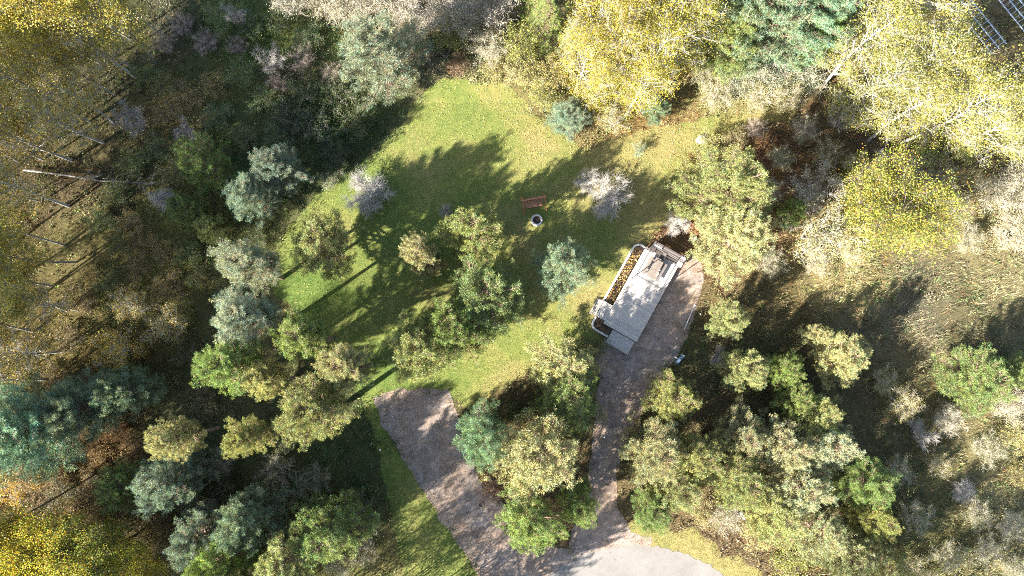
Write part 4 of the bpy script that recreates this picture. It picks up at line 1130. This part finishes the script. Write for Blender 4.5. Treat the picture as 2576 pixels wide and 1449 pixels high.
for k, (a, l) in enumerate(((0.4, 0.24), (1.5, 0.2), (2.6, 0.22), (-0.5, 0.18))):
    MB().tube([(math.cos(a) * l, math.sin(a) * l, 0.14 + 0.03 * k), (-math.cos(a) * l, -math.sin(a) * l, 0.17)], 0.035, 7).build('charred_log', M_CHAR, fp)

pp = [(fp0.x + (1.25 + 0.22 * math.sin(3 * a + 1) + 0.15 * math.sin(7 * a)) * math.cos(a), fp0.y + (1.05 + 0.2 * math.sin(2 * a) + 0.12 * math.sin(9 * a + 2)) * math.sin(a)) for a in np.linspace(0, 2 * PI, 40, endpoint=False)]
WORN = pp
# ------------------------------------------------------------------ small things
# white pole lying along the drive edge
a, c = at(1747, 770, .06), at(1721, 829, .06); mid = (a + c) / 2
wp = empty('white_pole', (mid.x, mid.y, 0))
MB().tube([a - mid + Vector((0, 0, .06)), c - mid + Vector((0, 0, .06))], 0.035, 8).build('pole', M_WHITE, wp, True)
e_ = a - mid + Vector((0, 0, 0.06)); dirn = (a - c).normalized()
MB().tube([e_ - dirn * 0.02, e_ + dirn * 0.12], 0.075, 10).build('end_cap', M_WHITE, wp)
tag(wp, 'long white pole with knob lying along the gravel drive edge', 'pole')
# pale blue utility pedestal lying on grass
a, c = at((1950 + 450 / 6.04) * S3, (880 + 1290 / 6.04) * S3), at((1950 + 605 / 6.04) * S3, (880 + 1115 / 6.04) * S3)
mid = (a + c) / 2; ang = math.atan2((c - a).y, (c - a).x); LL = (c - a).length
up_ = empty('utility_pedestal', (mid.x, mid.y, 0), ang)
MB().box((0, 0, 0.14), (LL * 0.78, 0.30, 0.26), bev=0.03).build('body', M_BLUE, up_)
MB().box((LL * 0.44, 0, 0.16), (LL * 0.10, 0.33, 0.31), bev=0.03).build('cap', M_WHITE, up_)
MB().tube([(-0.05, 0.16, 0.2), (-0.1, 0.5, 0.08)], 0.025, 8).build('pipe', M_WHITE, up_)
MB().box((-LL * 0.1, 0, 0.278), (LL * 0.3, 0.2, 0.012)).build('panel', M_WHITE, up_)
tag(up_, 'pale blue and white utility pedestal tipped on grass by the drive', 'utility box')
# white marker posts
def marker(u, v, label, h=0.35):
    p = at(u, v, h); o = empty('marker_post', (p.x, p.y, 0))
    MB().tube([(0, 0, -0.05), (0, 0, h - 0.05)], 0.03, 8).build('stake', M_WHITE, o)
    MB().lathe([(0.0, h + 0.03), (0.05, h + 0.015), (0.075, h - 0.03), (0.07, h - 0.06), (0.0, h - 0.06)], 12).build('cap', M_WHITE, o, True)
    tag(o, label, 'marker post', 'white marker posts')
MK = 'small white capped marker post at the edge of the gravel drive'
for u, v in (((1950 + 480 / 6.04) * S3, (880 + 820 / 6.04) * S3), ((1950 + 310 / 6.04) * S3, (880 + 1360 / 6.04) * S3), (1520, 1100)):
    marker(u, v, MK)
marker((1950 + 915 / 6.04) * S3, (880 + 370 / 6.04) * S3, 'small white capped marker post in grass beside the white pole')
marker((1024 + 195 / 1.677) * S3, (864 + 815 / 1.677) * S3, 'small white capped marker post on shaded grass beside the gravel pad')
# white sign
p = at(1862, 1298, 1.0); sg = empty('sign_post', (p.x, p.y, 0), math.radians(-38))
MB().box((0, 0, 0.55), (0.09, 0.09, 1.2)).build('post', M_WHITE, sg)
MB().box((0, 0.0, 1.19), (0.85, 0.11, 0.07)).build('cross_arm', M_WHITE, sg)
MB().box((0, 0, 0.80), (0.75, 0.03, 0.5)).build('board', M_WHITE, sg)
MB().lathe([(0.0, 0.34), (0.1, 0.32), (0.15, 0.24), (0.15, 0.0), (0.0, 0.0)], 14, (0.28, 0.28, 0.02)).build('meter_cap', M_WHITE, sg, True)
tag(sg, 'white post sign with cross arm beside the dry tan shrub', 'sign')
# pale rock near the mown path
def rock(u, v, r, label, seed):
    rg = np.random.default_rng(seed); p = at(u, v)
    mb = MB(); n1, n2 = 10, 6; vs = []
    for i in range(n2 + 1):
        th = PI * i / n2
        for k in range(n1):
            ph = 2 * PI * k / n1; q_ = r * (1 + 0.18 * math.sin(3 * ph + i) + 0.12 * rg.normal())
            vs.append((q_ * 1.3 * math.sin(th) * math.cos(ph), q_ * math.sin(th) * math.sin(ph), q_ * 0.6 * math.cos(th) + r * 0.3))
    fs = [(i * n1 + k, i * n1 + (k + 1) % n1, (i + 1) * n1 + (k + 1) % n1, (i + 1) * n1 + k) for i in range(n2) for k in range(n1)]
    mb.add(vs, fs); o = mb.build('boulder', M_ROCK); o.location = (p.x, p.y, 0.05); tag(o, label, 'rock')
rock(1764, 353, 0.42, 'pale boulder at the mown path beside the straw-coloured bush', 3)
rock(1742, 602, 0.3, 'small grey rock near the upper end of the deck', 4)
# rusty ring on the gravel
p = at(1444 * S3, 1514 * S3); o = MB().lathe([(0.22, 0), (0.22, 0.12), (0.19, 0.12), (0.19, 0.0)], 20).build('steel_ring', M_RUST, None, True)
o.location = (p.x, p.y, 0.014); tag(o, 'small rust-brown steel ring lying on the gravel pad', 'ring')
# galvanised frames stored beyond the aspens
def frame(u, v, L, Wd, z, label):
    p = at(u, v, z); fr = empty('metal_frame', (p.x, p.y, 0), math.radians(-55))
    for i in range(3):
        y = -Wd / 2 + i * Wd / 2
        MB().tube([(-L / 2, y, z), (L / 2, y, z)], 0.055, 8).build('rail', M_GALV, fr, True)
    nb = int(L / 0.5)
    for i in range(nb): MB().tube([(-L / 2 + 0.3 + i * (L - 0.6) / (nb - 1), -Wd / 2 - 0.15, z + 0.07), (-L / 2 + 0.3 + i * (L - 0.6) / (nb - 1), Wd / 2 + 0.15, z + 0.07)], 0.02, 6).build('cross_bar', M_GALV, fr)
    for sx in (-1, 1):
        for sy in (-1, 1): MB().tube([(sx * (L / 2 - 0.3), sy * Wd / 2, 0), (sx * (L / 2 - 0.3), sy * Wd / 2, z)], 0.04, 8).build('leg', M_GALV, fr)
    tag(fr, label, 'metal frame', 'galvanised frames beyond the aspens')
frame(2463, 60, 6.0, 1.7, 0.9, 'galvanised pipe frame with cross bars beside the yellow aspens')
frame(2555, 20, 6.0, 1.6, 0.7, 'galvanised pipe frame standing behind the one beside the yellow aspens')

# ------------------------------------------------------------------ wild grass, lawn grass, leaves
def blades(name, x, y, hgt, wid, tilt, tint, label, cat, z0=0.0, flow=0.8, seed=3):
    rng = np.random.default_rng(seed); n = len(x)
    fa = field(x, y, 2.2, 2) * 2.4 + rng.normal(size=n) * (1.6 - flow)
    tl = tilt * rng.uniform(0.4, 1.4, n)
    tip = np.stack([x + np.cos(fa) * hgt * np.sin(tl), y + np.sin(fa) * hgt * np.sin(tl), z0 + hgt * np.cos(tl)], 1)
    wa = rng.uniform(0, 2 * PI, n)
    dx = np.cos(wa) * wid / 2; dy = np.sin(wa) * wid / 2
    B0 = np.stack([x - dx, y - dy, np.full(n, z0 - 0.01)], 1); B1 = np.stack([x + dx, y + dy, np.full(n, z0 - 0.01)], 1)
    V = np.stack([B0, B1, tip], 1).reshape(-1, 3); F = np.arange(n * 3).reshape(-1, 3)
    o = link(name, np_mesh(name, V, F, M_BLADE, np.repeat(tint, 3, axis=0)))
    return tag(o, label, cat, kind='stuff')
def edge_dist(x, y, P):
    d2 = np.full(x.shape, 1e9)
    for i in range(0, len(P)):
        ax, ay = P[i]; bx_, by_ = P[(i + 1) % len(P)]
        ex, ey = bx_ - ax, by_ - ay
        t = np.clip(((x - ax) * ex + (y - ay) * ey) / (ex * ex + ey * ey + 1e-9), 0, 1)
        d2 = np.minimum(d2, (x - ax - t * ex) ** 2 + (y - ay - t * ey) ** 2)
    return np.sqrt(d2)
def on_deck(x, y):
    c_, s_ = math.cos(-DA), math.sin(-DA)
    lx = (x - dc.x) * c_ - (y - dc.y) * s_; ly_ = (x - dc.x) * s_ + (y - dc.y) * c_
    return (lx > -DW / 2 - 1.05) & (lx < DW / 2 + 0.08) & (ly_ > -DL / 2 - 1.55) & (ly_ < DL / 2 + 0.5)
def clear_of(x, y, margin, jitter):
    # true where wild growth may stand: outside the kept surfaces, fraying across their edges
    k = np.ones(x.shape, bool)
    for P, mg in ((LAWN, margin), (DRIVE1, margin), (DRIVE2, margin), (VERGE, margin * 0.5), (ASPHALT, 0.0)):
        ins = inside(x, y, P); idx = np.where(ins)[0]
        dd = np.zeros(x.shape); dd[idx] = edge_dist(x[idx], y[idx], P)
        k &= ~(ins & (dd > jitter * mg))
    return k & ~on_deck(x, y)
rng = np.random.default_rng(5)
NT = 190000
x = rng.uniform(-58, 58, NT); y = rng.uniform(-34, 45, NT)
keep = clear_of(x, y, 1.0, rng.random(NT) ** 2)
dens = 0.60 + 0.45 * field(x, y, 1.1, 3) + 0.25 * field(x, y, 5.0, 6)
keep &= rng.random(NT) < np.clip(dens, 0.15, 1.0)
x = x[keep]; y = y[keep]; nt_ = len(x); PB = 6
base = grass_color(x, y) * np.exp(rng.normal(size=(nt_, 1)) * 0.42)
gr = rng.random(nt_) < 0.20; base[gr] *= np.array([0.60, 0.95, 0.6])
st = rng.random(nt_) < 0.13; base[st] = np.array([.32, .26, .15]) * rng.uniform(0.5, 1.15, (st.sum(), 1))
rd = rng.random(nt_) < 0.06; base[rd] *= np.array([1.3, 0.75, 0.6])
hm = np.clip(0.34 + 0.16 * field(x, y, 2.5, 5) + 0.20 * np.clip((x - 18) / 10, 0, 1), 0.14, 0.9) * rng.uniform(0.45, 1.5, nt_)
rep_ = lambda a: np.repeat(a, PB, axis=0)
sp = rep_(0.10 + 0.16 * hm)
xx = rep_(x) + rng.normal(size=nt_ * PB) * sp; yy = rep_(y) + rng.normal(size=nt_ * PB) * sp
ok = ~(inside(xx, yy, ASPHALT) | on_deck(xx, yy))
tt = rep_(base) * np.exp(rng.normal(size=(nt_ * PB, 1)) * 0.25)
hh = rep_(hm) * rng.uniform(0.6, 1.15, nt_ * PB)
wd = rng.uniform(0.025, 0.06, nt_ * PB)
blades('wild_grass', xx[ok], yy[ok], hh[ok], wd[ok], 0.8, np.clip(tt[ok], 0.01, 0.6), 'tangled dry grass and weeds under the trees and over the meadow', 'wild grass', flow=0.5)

# low brambles and weeds: leafy mounds over the woodland floor
NM = 15000
mx = rng.uniform(-56, 56, NM); my = rng.uniform(-32, 43, NM)
k = clear_of(mx, my, 0.2, rng.random(NM))
k &= rng.random(NM) < np.clip(0.62 + 0.55 * field(mx, my, 3.0, 4) - 0.35 * (mx > 20), 0.05, 1.0)
mx = mx[k]; my = my[k]; nm = len(mx); PL_ = 20
mr = rng.uniform(0.22, 0.62, nm); mh = mr * rng.uniform(0.6, 1.5, nm)
mc = grass_color(mx, my) * np.exp(rng.normal(size=(nm, 1)) * 0.40) * 1.15
gk = rng.random(nm) < 0.3; mc[gk] *= np.array([0.65, 1.0, 0.6])
dv = unit(rng.normal(size=(nm * PL_, 3))); dv[:, 2] = np.abs(dv[:, 2])
rr_l = rng.random((nm * PL_, 1)) ** 0.45
C = dv * rr_l * np.stack([np.repeat(mr, PL_), np.repeat(mr, PL_), np.repeat(mh, PL_)], 1) + np.stack([np.repeat(mx, PL_), np.repeat(my, PL_), np.full(nm * PL_, 0.03)], 1)
T = np.repeat(mc, PL_, axis=0) * np.exp(rng.normal(size=(nm * PL_, 1)) * 0.3)
ok = ~(inside(C[:, 0], C[:, 1], ASPHALT) | on_deck(C[:, 0], C[:, 1]))
V, F, TT = leaves(rng, C[ok], 0.135, np.clip(T[ok], 0.01, 0.6), 0.5)
tag(link('brambles', np_mesh('brambles', V, F, M_BLADE, TT)), 'low leafy brambles and weeds covering the woodland floor', 'undergrowth', kind='stuff')

N = 420000
x = rng.uniform(-22, 26, N); y = rng.uniform(-29, 24, N)
k = (inside(x, y, LAWN) | inside(x, y, VERGE)) & ~inside(x, y, ASPHALT)
for P in (DRIVE1, DRIVE2):
    ins = inside(x, y, P); idx = np.where(ins)[0]; dd = np.zeros(N); dd[idx] = edge_dist(x[idx], y[idx], P)
    k &= ~(ins & (dd > 1.2 * rng.random(N) ** 2.5))
x = x[k]; y = y[k]; n = len(x)
f0 = np.clip(field(x, y, 7, 3) * 0.4 + 0.42 + (x + 2) * 0.028, 0, 1)[:, None]
wk = inside(x, y, WORN) & (rng.random(n) < 0.6); x = x[~wk]; y = y[~wk]; n = len(x); f0 = f0[~wk]
tt = (np.array([.075, .13, .03]) * (1 - f0) + np.array([.20, .185, .075]) * f0) * np.exp(rng.normal(size=(n, 1)) * 0.45)
blades('lawn_grass', x, y, rng.uniform(0.04, 0.11, n), rng.uniform(0.02, 0.04, n), 0.6, np.clip(tt, 0.01, 0.5), 'short mown grass of the lawn and verge', 'lawn grass', 0.004, 0.2, 9)

# fallen leaves, thick below the aspens
N = 170000
x = rng.uniform(-46, 46, N); y = rng.uniform(-28, 34, N)
d = np.zeros(N)
for kd, px_, py_, R_, h_ in TREES:
    if kd in ('aspen', 'highaspen', 'sparse', 'maple', 'birch'): d += np.exp(-((x - px_ + 1) ** 2 + (y - py_ + 2.0) ** 2) / 42.0) * (0.55 if kd != 'birch' else 0.3)
k = rng.random(N) < np.clip(0.14 + d * 0.40, 0, 0.8) * (0.5 + 0.5 * (field(x, y, 1.5, 2) > -0.2))
k &= (x > -20) | (rng.random(N) < 0.22)
ing = inside(x, y, DRIVE1) | inside(x, y, DRIVE2)
k |= ing & (rng.random(N) < 0.55 * (0.35 + 0.65 * (field(x, y, 0.9, 3) > 0.0)))
k &= ~inside(x, y, ASPHALT) | (rng.random(N) < 0.03)
k &= ~on_deck(x, y)
x = x[k]; y = y[k]; n = len(x)
onl = inside(x, y, LAWN) | inside(x, y, DRIVE1) | inside(x, y, DRIVE2)
C = np.stack([x, y, np.where(onl, 0.075, 0.15 + 0.25 * rng.random(n))], 1)
pal = np.array([(.46, .34, .09), (.52, .42, .14), (.42, .26, .07), (.30, .17, .06), (.55, .50, .30)])
ck = pal[rng.integers(0, 5, n)] * rng.uniform(0.6, 1.1, (n, 1))
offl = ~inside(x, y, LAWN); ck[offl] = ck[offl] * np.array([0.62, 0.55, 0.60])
C[:, 2] = np.where(inside(x, y, DRIVE1) | inside(x, y, DRIVE2) | inside(x, y, ASPHALT), 0.035, C[:, 2])
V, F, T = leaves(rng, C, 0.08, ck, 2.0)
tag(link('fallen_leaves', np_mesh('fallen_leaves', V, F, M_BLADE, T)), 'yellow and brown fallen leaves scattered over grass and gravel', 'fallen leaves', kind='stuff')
